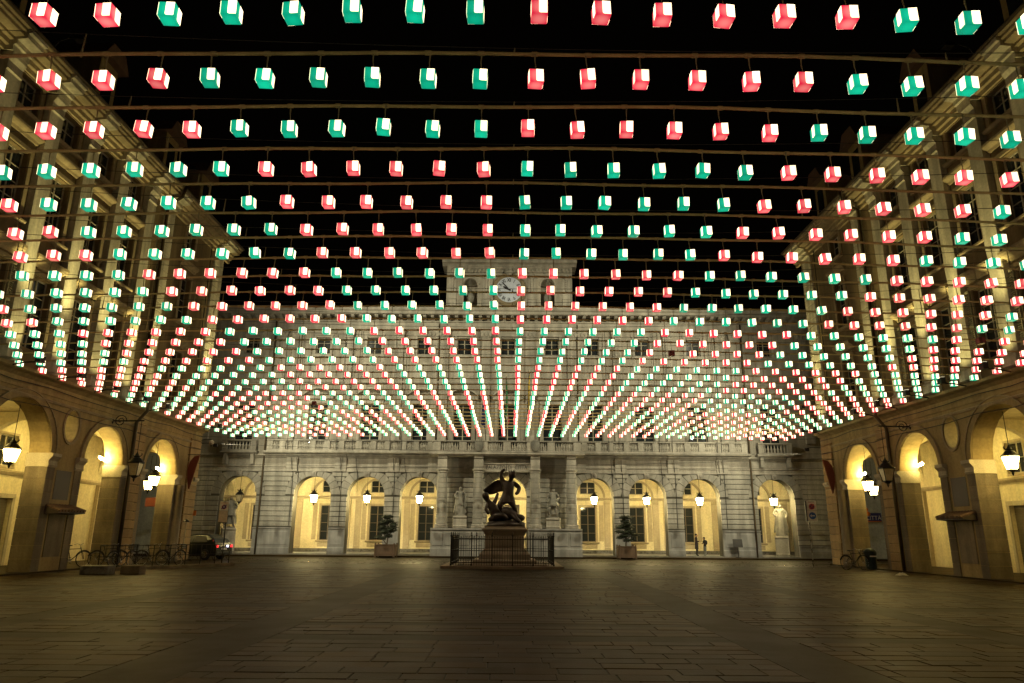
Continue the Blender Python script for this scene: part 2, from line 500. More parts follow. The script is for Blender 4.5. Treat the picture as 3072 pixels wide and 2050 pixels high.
def skin_mesh(name, verts, edges, radii, root=0, levels=2):
    """one continuous body grown over a skeleton of joints"""
    me = bpy.data.meshes.new(name + '_skeleton')
    me.from_pydata(verts, edges, [])
    o = bpy.data.objects.new(name + '_skeleton', me)
    col.objects.link(o)
    md = o.modifiers.new('skin', 'SKIN')
    md.use_smooth_shade = True
    sv = me.skin_vertices[0].data
    for i, r in enumerate(radii):
        r = r if isinstance(r, (tuple, list)) else (r, r)
        sv[i].radius = r
        sv[i].use_root = (i == root)
    s = o.modifiers.new('sub', 'SUBSURF')
    s.levels = levels
    s.render_levels = levels
    dg = bpy.context.evaluated_depsgraph_get()
    out = bpy.data.meshes.new_from_object(o.evaluated_get(dg))
    bpy.data.objects.remove(o)
    out.name = name
    return out


ORD = ['', 'first', 'second', 'third', 'fourth', 'fifth', 'sixth', 'seventh', 'eighth', 'ninth', 'tenth', 'eleventh', 'twelfth', 'thirteenth',
       'fourteenth', 'fifteenth', 'sixteenth', 'seventeenth', 'eighteenth', 'nineteenth', 'twentieth']
TENS = {2: 'twenty', 3: 'thirty', 4: 'forty'}


def ordinal(n):
    if n <= 20:
        return ORD[n]
    if n % 10 == 0:
        return {30: 'thirtieth', 40: 'fortieth'}[n]
    return TENS[n // 10] + '-' + ORD[n % 10]

# ================================================================== THE SETTING: ground, paving, street
ground = MB().box(-120, 120, -30, 130, -0.6, -0.030).build('ground', M['joint'])
tag(ground, kind='structure')

BANDX = [(-5.05, -3.95), (3.62, 4.66), (-9.95, -9.10), (8.10, 8.95), (-14.4, -13.7), (12.7, 13.4)]
BANDY = [(-6.0, -5.4), (1.0, 1.6), (6.6, 7.2), (12.42, 13.06), (14.35, 14.75), (17.5, 18.4), (23.0, 23.6), (28.6, 29.2), (34.0, 34.7)]
PY0, PY1, PXH = -7.0, 37.2, 18.9
paving = tag(MB().box(-PXH, PXH, PY0, PY1, -0.028, -0.009).build('paving', M['joint']), kind='structure')
for a, b in BANDX:
    m = MB()
    ys = [PY0] + [y for p in BANDY for y in p] + [PY1]
    m.add([(a, PY0, -0.003), (b, PY0, -0.003), (b, PY1, -0.003), (a, PY1, -0.003), (a, PY0, -0.012), (b, PY0, -0.012), (b, PY1, -0.012), (a, PY1, -0.012)],
          [(0, 1, 2, 3), (0, 4, 5, 1), (1, 5, 6, 2), (2, 6, 7, 3), (3, 7, 4, 0)])
    m.build('stone_band', M['band'], paving)
xs = sorted([(-PXH, -PXH)] + BANDX + [(PXH, PXH)])
for c, d in BANDY:
    for i in range(len(xs) - 1):
        a, b = xs[i][1], xs[i + 1][0]
        if b - a > 0.1:
            MB().box(a + 0.006, b - 0.006, c, d, -0.012, -0.004).build('stone_band', M['band'], paving)
slabs = []
ysb = sorted([(PY0, PY0)] + BANDY + [(PY1, PY1)])
for j in range(len(ysb) - 1):
    y0, y1 = ysb[j][1], ysb[j + 1][0]
    n = max(1, round((y1 - y0) / 0.40))
    for r in range(n):
        ya, yb = y0 + (y1 - y0) * r / n, y0 + (y1 - y0) * (r + 1) / n
        for i in range(len(xs) - 1):
            x = xs[i][1]
            xe = xs[i + 1][0]
            first = True
            while x < xe - 0.02:
                w = random.uniform(0.50, 1.0) * (random.uniform(0.4, 1) if first else 1)
                first = False
                if xe - (x + w) < 0.35:
                    w = xe - x
                slabs.append((x, x + w, ya, yb))
                x += w


def slab_pts(x0, x1, y0, y1):
    g = random.uniform(0.004, 0.010)
    j = lambda: random.uniform(-0.006, 0.006)
    h = random.uniform(-0.002, 0.003)
    t1, t2 = random.uniform(-0.0018, 0.0018), random.uniform(-0.0018, 0.0018)
    b = 0.007
    P = []
    for zt, ins in ((-0.024, 0), (h - b, 0), (h, b)):
        for sx, sy, x, y in ((1, 1, x0, y0), (-1, 1, x1, y0), (-1, -1, x1, y1), (1, -1, x0, y1)):
            P.append((x + sx * (g + ins) + (j() if ins == 0 else 0), y + sy * (g + ins), zt + (t1 * sx + t2 * sy if ins else 0)))
    F = [(8, 9, 10, 11)]
    for lv in (0, 4):
        for k in range(4):
            k2 = (k + 1) % 4
            F.append((lv + k, lv + k2, lv + 4 + k2, lv + 4 + k))
    return P, F


def visible_slab(s):
    x, y = (s[0] + s[1]) / 2, (s[2] + s[3]) / 2
    return y > 8.4 and abs(x) < 0.69 * y + 0.3


near = sorted([s for s in slabs if visible_slab(s)], key=lambda s: s[2] + 0.02 * abs(s[0]))[:300]
ns = set(near)
for s in near:
    m = MB(); m.add(*slab_pts(*s))
    c = ((s[0] + s[1]) / 2, (s[2] + s[3]) / 2, 0)
    o = bpy.data.objects.new('paving_slab', m.mesh('paving_slab', M['slab'], c, False, False))
    col.objects.link(o); o.parent = paving; o.location = c
m = MB()
for s in slabs:
    if s not in ns:
        m.add(*slab_pts(*s))
M['slabfar'] = mat('paving_stone_field', (0.040, 0.0225, 0.0072), (0.021, 0.012, 0.004), 0.555, 0, 1.4, 26, 0.35, 0.36, bdist=0.012, island=True)
for k_ in ('slab', 'slabfar', 'band', 'street'):
    M[k_].node_tree.nodes['Principled BSDF'].inputs['Specular IOR Level'].default_value = 0.09
    M[k_].node_tree.nodes['Principled BSDF'].inputs['Specular Tint'].default_value = (1.0, 0.72, 0.36, 1)
tag(m.build('paving_slab_field', M['slabfar'], paving, weld=False), kind='stuff')

street = tag(MB().box(-70, 70, 37.22, 53.2, -0.028, -0.006).build('street', M['street']), kind='structure')
for y in (41.8, 43.25, 46.6, 48.05):
    MB().box(-70, 70, y, y + 0.07, -0.006, 0.004).build('tram_rail', M['rail'], street)
pavement = tag(MB().box(-70, 70, 51.9, 53.4, -0.02, 0.10).build('pavement', M['street']), kind='structure')
for sg in (-1, 1):
    a = MB().box(min(sg * 18.9, sg * 24), max(sg * 18.9, sg * 24), -7, 44.3, -0.02, 0.06)
    tag(a.build('arcade_pavement', M['street']), kind='structure')

# ================================================================== CITY HALL
PX, PY = -0.3, 54.0
pal = thing('city_hall', 'long floodlit city hall with clock gable, balconies and lit arcade behind the monument', 'building', (PX, PY, 0))
PT = lambda p: (PX + p[0], PY + p[1], p[2])
ARCH = [(-19.85, 1.36), (-14.35, 1.36), (-10.40, 1.36), (-6.50, 1.36), (0.0, 1.46), (6.50, 1.36), (10.40, 1.36), (14.35, 1.36), (19.85, 1.36)]
SPR = 4.33
PB = lambda p: PT((p[0], p[1] + 1.5, p[2]))


def arch_us(c, r, n=14):
    return [c - r * math.cos(PI * i / n) for i in range(n + 1)]


def arch_wall(mb, u0, u1, w0, w1, v0, v1, arches, spring, ovals=(), n=14, base=None):
    items = sorted([('a', c, r) for c, r in arches] + [('o', c, a, z, b) for c, a, z, b in ovals], key=lambda t: t[1])
    u = u0
    base = w0 if base is None else base
    for it in items:
        c, r = it[1], it[2]
        if c - r > u + 1e-4:
            mb.strips([u, c - r], v0, v1, lambda i: [((w0, w1), (w0, w1))])
        us = arch_us(c, r, n)
        if it[0] == 'a':
            zz = [spring + math.sqrt(max(0, r * r - (x - c) ** 2)) for x in us]
            mb.strips(us, v0, v1, lambda i: [((zz[i], w1), (zz[i + 1], w1))])
        else:
            z, b = it[3], it[4]
            hh = [b * math.sqrt(max(0, 1 - ((x - c) / r) ** 2)) for x in us]
            mb.strips(us, v0, v1, lambda i: [((w0, z - hh[i]), (w0, z - hh[i + 1])), ((z + hh[i], w1), (z + hh[i + 1], w1))])
        u = c + r
    if u < u1 - 1e-4:
        mb.strips([u, u1], v0, v1, lambda i: [((w0, w1), (w0, w1))])
    return mb


def hole_wall(mb, u0, u1, w0, w1, v0, v1, holes):
    us = sorted(set([u0, u1] + [h[0] for h in holes] + [h[1] for h in holes]))
    ws = sorted(set([w0, w1] + [h[2] for h in holes] + [h[3] for h in holes]))

    def inter(i):
        mid = (us[i] + us[i + 1]) / 2
        out = []
        for k in range(len(ws) - 1):
            wm = (ws[k] + ws[k + 1]) / 2
            if not any(h[0] < mid < h[1] and h[2] < wm < h[3] for h in holes):
                out.append(((ws[k], ws[k + 1]), (ws[k], ws[k + 1])))
        return out
    mb.strips(us, v0, v1, inter)
    return mb


# --- ground floor: backing wall, rusticated blocks, wedge stones
arch_wall(MB(PT), -23.6, 23.6, 0, 7.2, 0.06, 0.95, ARCH, SPR).build('ground_floor_wall', M['pjoint'], pal)
CH = 0.36
ROUT = 0.62
edges = [(-23.6, None)] + [x for c, r in ARCH for x in ((c - r, (c, r)), (c + r, (c, r)))] + [(23.6, None)]
for i in range(0, len(edges), 2):
    a, ca = edges[i]
    b, cb = edges[i + 1]
    inner = abs(a + b) / 2 < 17.5
    cuts = [x for x in (-18.12, 18.12, -22.2, 22.2) if a + 0.3 < x < b - 0.3]
    for k in range(14):
        w1 = 6.0 - CH * k
        w0 = w1 - CH
        if inner and w0 < 2.0:
            continue
        wm = (w0 + w1) / 2
        aa, bb = a, b
        for side, cc in ((0, ca), (1, cb)):
            if cc and wm > SPR:
                c, r = cc
                ro = (r + ROUT)
                h = math.sqrt(max(0, ro * ro - (wm - SPR) ** 2))
                if side == 0: aa = max(aa, c + h)
                else: bb = min(bb, c - h)
        if bb - aa < 0.15:
            continue
        segs = [aa] + [x for x in cuts if aa + 0.15 < x < bb - 0.15] + [bb]
        for q in range(len(segs) - 1):
            if abs((segs[q] + segs[q + 1]) / 2) < 5.3 and wm > 6.4:
                continue
            MB(PT).bevbox(segs[q] + 0.012, segs[q + 1] - 0.012, -0.03, 0.07, w0 + 0.018, w1 - 0.018, 0.022).build('rusticated_block', M['pstone'], pal)
for c, r in ARCH:
    nv = 11
    for k in range(nv):
        a0, a1 = PI * k / nv, PI * (k + 1) / nv
        if k == nv // 2:
            continue
        g = 0.016
        pts = []
        for a, s in ((a0, 1), (a1, -1)):
            ro = r + ROUT + 0.02
            if math.sin(a) > 0.01:
                ro = min(ro, (5.985 - SPR) / math.sin(a) if math.sin(a) * ro > 5.985 - SPR else ro)
            pts.append((a + s * g / r, r + 0.002, a + s * g / ro, ro))
        (ai0, ri, ao0, ro0), (ai1, _, ao1, ro1) = pts
        P = lambda a, R_: (c + R_ * math.cos(a), SPR + R_ * math.sin(a))
        am = (ai0 + ai1) / 2
        poly = [P(ai0, ri), P(ao0, ro0), P(ao1, ro1), P(ai1, ri), P(am, ri)]
        MB(PT).prism(poly, -0.03, 0.07).build('wedge_stone', M['pstone'], pal)
    key = MB(PT)
    key.prism([(c - 0.17, SPR + r - 0.06), (c + 0.17, SPR + r - 0.06), (c + 0.25, 6.05), (c - 0.25, 6.05)], -0.16, 0.07)
    key.ell((c, -0.18, SPR + r + 0.16), (0.13, 0.10, 0.17), 10, 8)
    key.build('keystone', M['ptrim'], pal)
# plinths of the piers
for i in range(0, len(edges), 2):
    a, b = edges[i][0], edges[i + 1][0]
    inner = abs(a + b) / 2 < 17.5
    if abs(a + b) / 2 < 4:
        continue
    top = 1.98 if inner else 0.92
    m = MB(PT)
    m.profile([(0.06, 0), (-0.16, 0), (-0.16, 0.55), (-0.10, 0.60), (-0.10, top - 0.14), (-0.17, top - 0.09), (-0.17, top), (0.06, top)], a + 0.02, b - 0.02)
    m.build('pier_plinth', M['pgrey'], pal)
    if inner and b - a > 1.0:
        MB(PT).bevbox(a + 0.18, b - 0.18, -0.125, -0.09, 0.76, top - 0.28, 0.02).build('plinth_panel', M['pgrey'], pal)

# --- entablature over the arches and the balcony floor
for a, b in ((-23.6, -5.3), (5.3, 23.6)):
    MB(PT).profile([(0.1, 6.0), (-0.10, 6.0), (-0.10, 6.10), (-0.05, 6.13), (-0.05, 6.30), (-0.12, 6.34), (-0.12, 6.42), (-0.03, 6.44), (-0.03, 6.98), (-0.14, 7.03),
                    (-0.20, 7.10), (-0.34, 7.16), (-0.34, 7.26), (0.1, 7.26)], a, b).build('string_course', M['ptrim'], pal)
for u in (-16.0, -12.37, -8.45, -5.45, 5.45, 8.45, 12.37, 16.0):
    MB(PT).profile([(0.1, 6.02), (-0.17, 6.02), (-0.17, 7.02), (-0.26, 7.08), (-0.41, 7.15), (-0.41, 7.262), (0.1, 7.262)], u - 0.42, u + 0.42).build('string_course_break', M['ptrim'], pal)

BAL = MB()
BAL.lathe([(0.055, 0), (0.075, 0.02), (0.075, 0.05), (0.045, 0.09), (0.06, 0.15), (0.085, 0.24), (0.075, 0.32), (0.042, 0.42), (0.048, 0.50), (0.072, 0.53), (0.072, 0.57), (0.055, 0.58)], n=10)
BALM = BAL.mesh('baluster', M['ptrim'], (0, 0, 0), True)


def balustrade(parent, u0, u1, v, w, groups, pw=0.42, ends=True):
    """pedestals and balusters along u at depth v; groups = balusters per opening"""
    n = len(groups)
    MB(PT).box(u0, u1, v - 0.16, v + 0.16, w, w + 0.10).build('balustrade_base', M['ptrim'], parent)
    MB(PT).profile([(v - 0.17, w + 0.72), (v - 0.20, w + 0.75), (v - 0.20, w + 0.83), (v + 0.20, w + 0.83), (v + 0.20, w + 0.75), (v + 0.17, w + 0.72)], u0 - 0.02, u1 + 0.02).build('handrail', M['ptrim'], parent)
    tot = sum(groups)
    free = (u1 - u0) - (n + 1) * pw
    step = free / tot
    u = u0
    for gi, k in enumerate(groups + [0]):
        MB(PT).bevbox(u + 0.001, u + pw - 0.001, v - 0.18, v + 0.15, w + 0.101, w + 0.715, 0.015).build('balustrade_pedestal', M['ptrim'], parent)
        u += pw
        for q in range(k):
            piece('baluster', BALM, parent, PT((u + step * (q + 0.5), v, w + 0.115)))
        u += step * k


G1 = [5, 4, 6, 5, 5, 7, 5, 5, 7, 4, 4]
MB(PT).profile([(0.05, 7.27), (-0.98, 7.27), (-1.04, 7.33), (-1.04, 7.44), (0.05, 7.44)], 5.32, 17.95).build('balcony_floor', M['ptrim'], pal)
MB(PT).profile([(0.05, 7.27), (-0.98, 7.27), (-1.04, 7.33), (-1.04, 7.44), (0.05, 7.44)], -17.95, -5.32).build('balcony_floor', M['ptrim'], pal)
balustrade(pal, 5.45, 17.7, -0.78, 7.445, G1)
balustrade(pal, -17.7, -5.45, -0.78, 7.445, G1[::-1])
for s in (-1, 1):
    c = s * 19.9
    MB(PT).profile([(0.05, 7.27), (-0.60, 7.27), (-0.66, 7.33), (-0.66, 7.44), (0.05, 7.44)], c - 1.35, c + 1.35).build('balcony_floor', M['ptrim'], pal)
    balustrade(pal, c - 1.25, c + 1.25, -0.44, 7.445, [7], 0.4)
    for q in (-1, 1):
        MB(PT).prism([(c + q * 1.0 - 0.12, 6.5), (c + q * 1.0 + 0.12, 6.5), (c + q * 1.0 + 0.12, 7.265), (c + q * 1.0 - 0.12, 7.265)], -0.5, -0.05).build('console', M['ptrim'], pal)

# --- central portico
for s in (-1, 1):
    a, b = (1.56, 5.35) if s > 0 else (-5.35, -1.56)
    MB(PT).profile([(0.05, 0), (-1.84, 0), (-1.84, 0.60), (-1.76, 0.66), (-1.76, 1.82), (-1.86, 1.88), (-1.86, 2.0), (0.05, 2.0)], a, b).build('portico_podium', M['pgrey'], pal)
    for p0, p1 in ((a + 0.12, a + 0.86), (a + 1.02, b - 1.02), (b - 0.86, b - 0.12)):
        MB(PT).bevbox(p0, p1, -1.80, -1.755, 0.80, 1.70, 0.02).build('podium_panel', M['pgrey'], pal)
    for cu in (2.05, 4.67):
        u = s * cu
        MB(PT).lathe([(0.50, 0), (0.50, 0.12), (0.46, 0.14), (0.48, 0.20), (0.46, 0.27), (0.41, 0.30)], (u, -1.30, 2.0), 20).build('column_base', M['ptrim'], pal)
        z = 2.30
        nd = 10
        for k in range(nd):
            h = (5.86 - 2.30) / nd
            rr = 0.395 - 0.004 * k
            MB(PT).lathe([(rr - 0.035, 0.0), (rr, 0.03), (rr, h - 0.03), (rr - 0.035, h)], (u, -1.30, z), 20).build('column_drum', M['pstone'], pal, smooth=False)
            z += h
        MB(PT).lathe([(0.345, 0), (0.40, 0.04), (0.40, 0.07), (0.36, 0.09), (0.36, 0.14), (0.46, 0.21), (0.46, 0.27)], (u, -1.30, 5.86), 20).build('capital', M['ptrim'], pal)
        MB(PT).profile([(-1.0, 6.131), (-1.62, 6.131), (-1.62, 6.85), (-1.72, 6.92), (-1.76, 7.06), (-1.0, 7.06)], u - 0.34, u + 0.34).build('impost_block', M['ptrim'], pal)
MB(PT).profile([(0.05, 7.065), (-1.80, 7.065), (-1.88, 7.14), (-1.98, 7.18), (-1.98, 7.32), (0.05, 7.32)], -5.6, 5.6).build('portico_cornice', M['ptrim'], pal)
MB(PT).box(-5.3, 5.3, -0.04, 0.055, 6.0, 7.06).build('portico_frieze', M['ptrim'], pal)
MB(PT).profile([(-0.9, 5.98), (-1.30, 5.98), (-1.30, 6.06), (-1.22, 6.08), (-1.22, 6.50), (-1.32, 6.53), (-1.32, 6.60), (-0.9, 6.60)], -1.70, 1.70).build('name_beam', M['ptrim'], pal)
text_obj('name_lettering', 'PALAZZO  DI  CITTA\'', 0.40, M['black'], pal, lambda x, y: PT((x * 0.80, -1.224, 6.29 + y)))
balustrade(pal, -5.35, 5.35, -1.80, 7.325, [7, 5, 6, 6, 5, 7], 0.55)
for s in (-1, 1):
    m = MB(PT)
    m.ell((s * 2.05, -2.04, 7.80), (0.34, 0.10, 0.46), 14, 10)
    m.build('coat_of_arms', M['marble'], pal, smooth=True)
    MB(PT).box(s * 5.3 - 0.16, s * 5.3 + 0.16, -1.58, -0.02, 7.33, 7.43).build('balustrade_base', M['ptrim'], pal)
    MB(PT).box(s * 5.3 - 0.18, s * 5.3 + 0.18, -1.59, -0.03, 8.05, 8.15).build('handrail', M['ptrim'], pal)
    for q in range(6):
        piece('baluster', BALM, pal, PT((s * 5.3, -0.25 - q * 0.22, 7.44)))

# --- arcade inside: floor, back wall, vault ribs, windows
MB(PT).box(-23.5, 23.5, -0.02, 5.7, 0.02, 0.16).build('arcade_floor', M['pgrey'], pal)
bw = []
LUN = []
for c, r in ARCH:
    if abs(c) > 1:
        bw.append((c - 0.62, c + 0.62, 1.05, 3.75))
        LUN.append((c - 0.62, c + 0.62, 4.75, 5.75))
hole_wall(MB(PB), -23.5, 23.5, 0.16, 6.3, 3.7, 4.0, bw + LUN).build('arcade_back_wall', M['cream'], pal)
MB(PB).box(-23.5, 23.5, 4.4, 4.5, 0.1, 6.3).build('room_back', M['black'], pal)
MB(PT).box(-23.5, 23.5, 0.96, 5.7, 6.3, 6.42).build('arcade_ceiling', M['cream'], pal)
MB(PB).box(-23.5, 23.5, 3.655, 3.699, 0.161, 0.42).build('skirting', M['skirt'], pal)
MB(PB).profile([(3.7, 4.25), (3.62, 4.25), (3.62, 4.33), (3.52, 4.40), (3.52, 4.48), (3.7, 4.48)], -23.5, 23.5).build('cornice_moulding', M['creamtrim_shaded'], pal)
mids = [-22.3, -17.1, -12.37, -8.45, -3.4, 3.4, 8.45, 12.37, 17.1, 22.3]
for u in mids:
    # transverse rib: a wall with an arch cut across the passage
    us = [0.96 + (5.19 - 0.96) * (0.5 - 0.5 * math.cos(PI * k / 12)) for k in range(13)]
    cv, rv = (0.96 + 5.19) / 2, (5.19 - 0.96) / 2
    zz = [4.5 + 1.0 * math.sqrt(max(0, rv * rv - (x - cv) ** 2)) / rv * 1.35 for x in us]
    rib = MB(lambda p, u=u: PT((u - 0.22 + p[1], p[0], p[2])))
    rib.strips(us, 0, 0.44, lambda i: [((zz[i], 6.299), (zz[i + 1], 6.299))])
    rib.build('vault_rib', M['cream'], pal)
    for du in (-0.42, 0.42) if abs(u) < 20 else (0,):
        MB(PB).profile([(3.699, 0.42), (3.58, 0.42), (3.58, 0.62), (3.62, 0.66), (3.62, 4.0), (3.57, 4.05), (3.57, 4.24), (3.699, 4.24)], u + du - 0.24, u + du + 0.24).build('wall_pilaster', M['creamtrim_shaded'], pal)


def window(parent, xf, u0, u1, w0, w1, v, frame, cols=2, rows=3, glass=None, ft=0.06, lin=None, fd=0.07):
    """casement: frame + muntins as one part, its panes as sub-parts"""
    m = MB(xf)
    m.box(u0, u1, v, v + fd, w0, w0 + ft); m.box(u0, u1, v, v + fd, w1 - ft, w1)
    m.box(u0, u0 + ft, v + 0.002, v + fd - 0.002, w0 + ft, w1 - ft); m.box(u1 - ft, u1, v + 0.002, v + fd - 0.002, w0 + ft, w1 - ft)
    for c in range(1, cols):
        u = u0 + (u1 - u0) * c / cols
        m.box(u - ft * 0.55, u + ft * 0.55, v + 0.004, v + fd - 0.004, w0 + ft, w1 - ft)
    for r in range(1, rows):
        w = w0 + (w1 - w0) * r / rows
        for c in range(cols):
            a = u0 + (u1 - u0) * c / cols + ft * 0.55
            b = u0 + (u1 - u0) * (c + 1) / cols - ft * 0.55
            m.box(a, b, v + 0.006, v + fd - 0.006, w - ft * 0.28, w + ft * 0.28)
    win = m.build('window', frame, parent)
    for c in range(cols):
        for r in range(rows):
            a = u0 + (u1 - u0) * c / cols; b = u0 + (u1 - u0) * (c + 1) / cols
            z0 = w0 + (w1 - w0) * r / rows; z1 = w0 + (w1 - w0) * (r + 1) / rows
            MB(xf).box(a + 0.005, b - 0.005, v + fd * 0.5, v + fd * 0.5 + 0.008, z0 + 0.005, z1 - 0.005).build('pane', glass or M['glass'], win)
    return win


for (u0, u1, w0, w1), (l0, l1, k0, k1) in zip(bw, LUN):
    green = abs((u0 + u1) / 2 + 6.5) < 0.2
    gl = None
    window(pal, PB, u0, u1, w0, w1, 3.78, M['framedark'], 2, 4, gl)
    window(pal, PB, l0, l1, k0, k1, 3.78, M['framepale'], 2, 2, gl)
    if green:
        MB(PB).box(u0, u1, 4.1, 4.12, w0, w0 + 1.6).build('lit_room', M['greenroom'], pal)
    # stone surround and sill on the back wall
    m = MB(PB)
    m.box(u0 - 0.14, u0, 3.66, 3.699, w0 - 0.0, w1); m.box(u1, u1 + 0.14, 3.66, 3.699, w0, w1); m.box(u0 - 0.14, u1 + 0.14, 3.655, 3.699, w1, w1 + 0.14)
    m.build('window_surround', M['creamtrim_shaded'], pal)
    MB(PB).profile([(3.699, w0 - 0.14), (3.60, w0 - 0.14), (3.54, w0 - 0.05), (3.54, w0), (3.699, w0)], u0 - 0.25, u1 + 0.25).build('window_sill', M['creamtrim_shaded'], pal)
    MB(PB).bevbox(u0 - 0.1, u1 + 0.1, 3.665, 3.70, 0.55, 0.86, 0.02).build('wall_panel', M['creamtrim_shaded'], pal)
for c, r in ARCH:
    if abs(c) > 1:
        pts = arc(c, 4.5, 1.42, 0, PI, 18)
        MB(PB).prism(pts + arc(c, 4.5, 1.26, PI, 0, 18), 3.60, 3.698).build('lunette_arch', M['creamtrim_shaded'], pal)
        for s_ in (-1, 1):
            MB(PB).bevbox(c + s_ * 1.06 - 0.17, c + s_ * 1.06 + 0.17, 3.67, 3.70, 1.1, 3.9, 0.02).build('wall_panel', M['creamtrim_shaded'], pal)
MB(PB).box(-1.0, 1.0, 3.62, 3.70, 0.16, 3.9).build('inner_door', M['wood'], pal)

# --- upper storeys
WX = [0.0, -3.4, 3.4, -6.5, 6.5, -10.4, 10.4, -14.38, 14.38, -19.9, 19.9]
h1 = [(u - 0.72, u + 0.72, 7.9, 11.1) for u in WX]
h2 = [(u - 0.56, u + 0.56, 15.05, 16.35) for u in WX]
hole_wall(MB(PT), -23.6, 23.6, 7.2, 18.0, 0.0, 0.5, h1 + h2).build('upper_wall', M['pwall'], pal)
MB(PT).box(-23.5, 23.5, 1.3, 1.4, 7.3, 17.9).build('room_back', M['black'], pal)
for k, u in enumerate(WX):
    lit = abs(u) < 4
    window(pal, PT, u - 0.72, u + 0.72, 7.9, 11.1, 0.22, M['framepale'], 2, 4)
    if lit or abs(u + 14.38) < 0.1 or abs(u - 14.38) < 0.1:
        MB(PT).box(u - 0.6, u + 0.6, 0.62, 0.64, 10.0, 11.0).build('lit_room', M['bluewindow'], pal)
    window(pal, PT, u - 0.56, u + 0.56, 15.05, 16.35, 0.2, M['framepale'], 2, 3)
    m = MB(PT)
    m.box(u - 0.95, u - 0.722, -0.10, 0.0, 7.9, 11.15); m.box(u + 0.722, u + 0.95, -0.10, 0.0, 7.9, 11.15); m.box(u - 0.95, u + 0.95, -0.11, 0.0, 11.15, 11.45)
    m.build('window_surround', M['ptrim'], pal)
    if k % 2 == 1 or k == 0:
        pts = arc(u, 10.9, 1.45, rad(38), rad(142), 12)
        poly = pts + [(x, z - 0.14) for x, z in reversed(pts)]
        MB(PT).prism(poly, -0.42, 0.0).build('segmental_pediment', M['ptrim'], pal)
    else:
        MB(PT).prism([(u - 1.2, 11.75), (u + 1.2, 11.75), (u + 1.2, 11.9), (u, 12.5), (u - 1.2, 11.9)], -0.40, 0.0).build('triangular_pediment', M['ptrim'], pal)
    MB(PT).box(u - 1.12, u + 1.12, -0.30, -0.001, 11.46, 11.74).build('pediment_base', M['ptrim'], pal)
    m = MB(PT)
    m.box(u - 0.74, u - 0.562, -0.07, 0.0, 14.95, 16.5); m.box(u + 0.562, u + 0.74, -0.07, 0.0, 14.95, 16.5)
    m.box(u - 0.82, u + 0.82, -0.09, 0.0, 16.5, 16.68); m.box(u - 0.80, u + 0.80, -0.12, 0.0, 14.80, 14.95)
    m.build('window_surround', M['ptrim'], pal)
    MB(PT).bevbox(u - 0.8, u + 0.8, -0.05, 0.0, 13.1, 14.4, 0.03).build('wall_panel', M['ptrim'], pal)
for u in [-1.7, 1.7, -4.95, 4.95, -8.45, 8.45, -12.37, 12.37, -16.4, 16.4, -17.5, 17.5, -22.8, 22.8, -5.75, 5.75]:
    m = MB(PT)
    m.profile([(0, 8.3), (-0.22, 8.3), (-0.22, 8.7), (-0.16, 8.78), (-0.16, 16.15), (-0.22, 16.2), (-0.22, 16.28), (-0.17, 16.3), (0, 16.3)], u - 0.33, u + 0.33)
    m.build('pilaster', M['ptrim'], pal)
    for q in (-0.2, -0.07, 0.07, 0.2):
        MB(PT).box(u + q - 0.035, u + q + 0.035, -0.185, -0.161, 8.9, 15.9).build('flute', M['ptrim'], pal)
    cp = MB(PT)
    cp.prism([(u - 0.34, 16.301), (u + 0.34, 16.301), (u + 0.46, 16.95), (u - 0.46, 16.95)], -0.26, -0.0)
    for q in (-0.3, 0, 0.3):
        cp.ell((u + q, -0.27, 16.6), (0.13, 0.09, 0.20), 8, 6)
    cp.build('pilaster_capital', M['ptrim'], pal)
MB(PT).profile([(0, 12.72), (-0.12, 12.72), (-0.18, 12.80), (-0.18, 12.88), (0, 12.88)], -23.6, 23.6).build('string_course', M['ptrim'], pal)
MB(PT).profile([(0, 16.96), (-0.20, 16.96), (-0.20, 17.08), (-0.14, 17.10), (-0.14, 17.55), (-0.24, 17.60), (-0.24, 17.68), (0, 17.68)], -23.6, 23.6).build('architrave', M['ptrim'], pal)
MB(PT).profile([(0.5, 18.05), (-0.80, 18.05), (-0.86, 18.12), (-0.86, 18.28), (-0.98, 18.36), (-1.05, 18.50), (-1.05, 18.60), (0.5, 18.60)], -23.8, 23.8).build('roof_cornice', M['ptrim'], pal)
BR = MB().profile([(0, 0), (-0.12, 0.0), (-0.24, 0.10), (-0.34, 0.16), (-0.60, 0.20), (-0.70, 0.28), (-0.70, 0.37), (0, 0.37)], -0.12, 0.12).mesh('cornice_bracket', M['ptrim'])
n = 76
for k in range(n):
    piece('cornice_bracket', BR, pal, PT((-23.3 + 46.6 * k / (n - 1), -0.01, 17.681)))
MB(PT).profile([(0.3, 18.6), (9.0, 21.0), (9.0, 18.6)], -23.6, 23.6).build('roof', M['roof'], pal)
for u, w0, w1 in ((-18.12, 0.1, 17.6), (18.12, 0.1, 17.6), (-5.38, 8.4, 17.5), (5.38, 8.4, 17.5)):
    m = MB(PT)
    yy = -0.16 if w0 < 1 else -0.1
    m.tube([(u, yy, w0)] + [(u, yy, w0 + (w1 - w0) * k / 8) for k in range(1, 8)] + [(u, yy, w1)], 0.065, 8)
    m.build('downpipe', M['pipe'], pal, smooth=True)
for u in (-16.0, -12.37, -8.45, 8.45, 12.37, 16.0, -11.2, 11.4, -15.6, -7.6, 7.7, 15.7):
    MB(PT).tube([(u, -0.36, 7.0), (u + 0.05, -0.2, 6.2), (u + 0.12, -0.06, 5.9), (u + 0.12, -0.06, 2.1 if abs(u) in (16.0, 12.37, 8.45) else 5.2)], 0.022, 5).build('facade_cable', M['cable'], pal)
    MB(PT).tube([(u - 0.2, -1.0, 7.5), (u - 0.2, -1.02, 8.5), (u - 0.2, -0.4, 12.4), (u - 0.2, -0.25, 16.9)], 0.020, 5).build('facade_cable', M['cable'], pal)

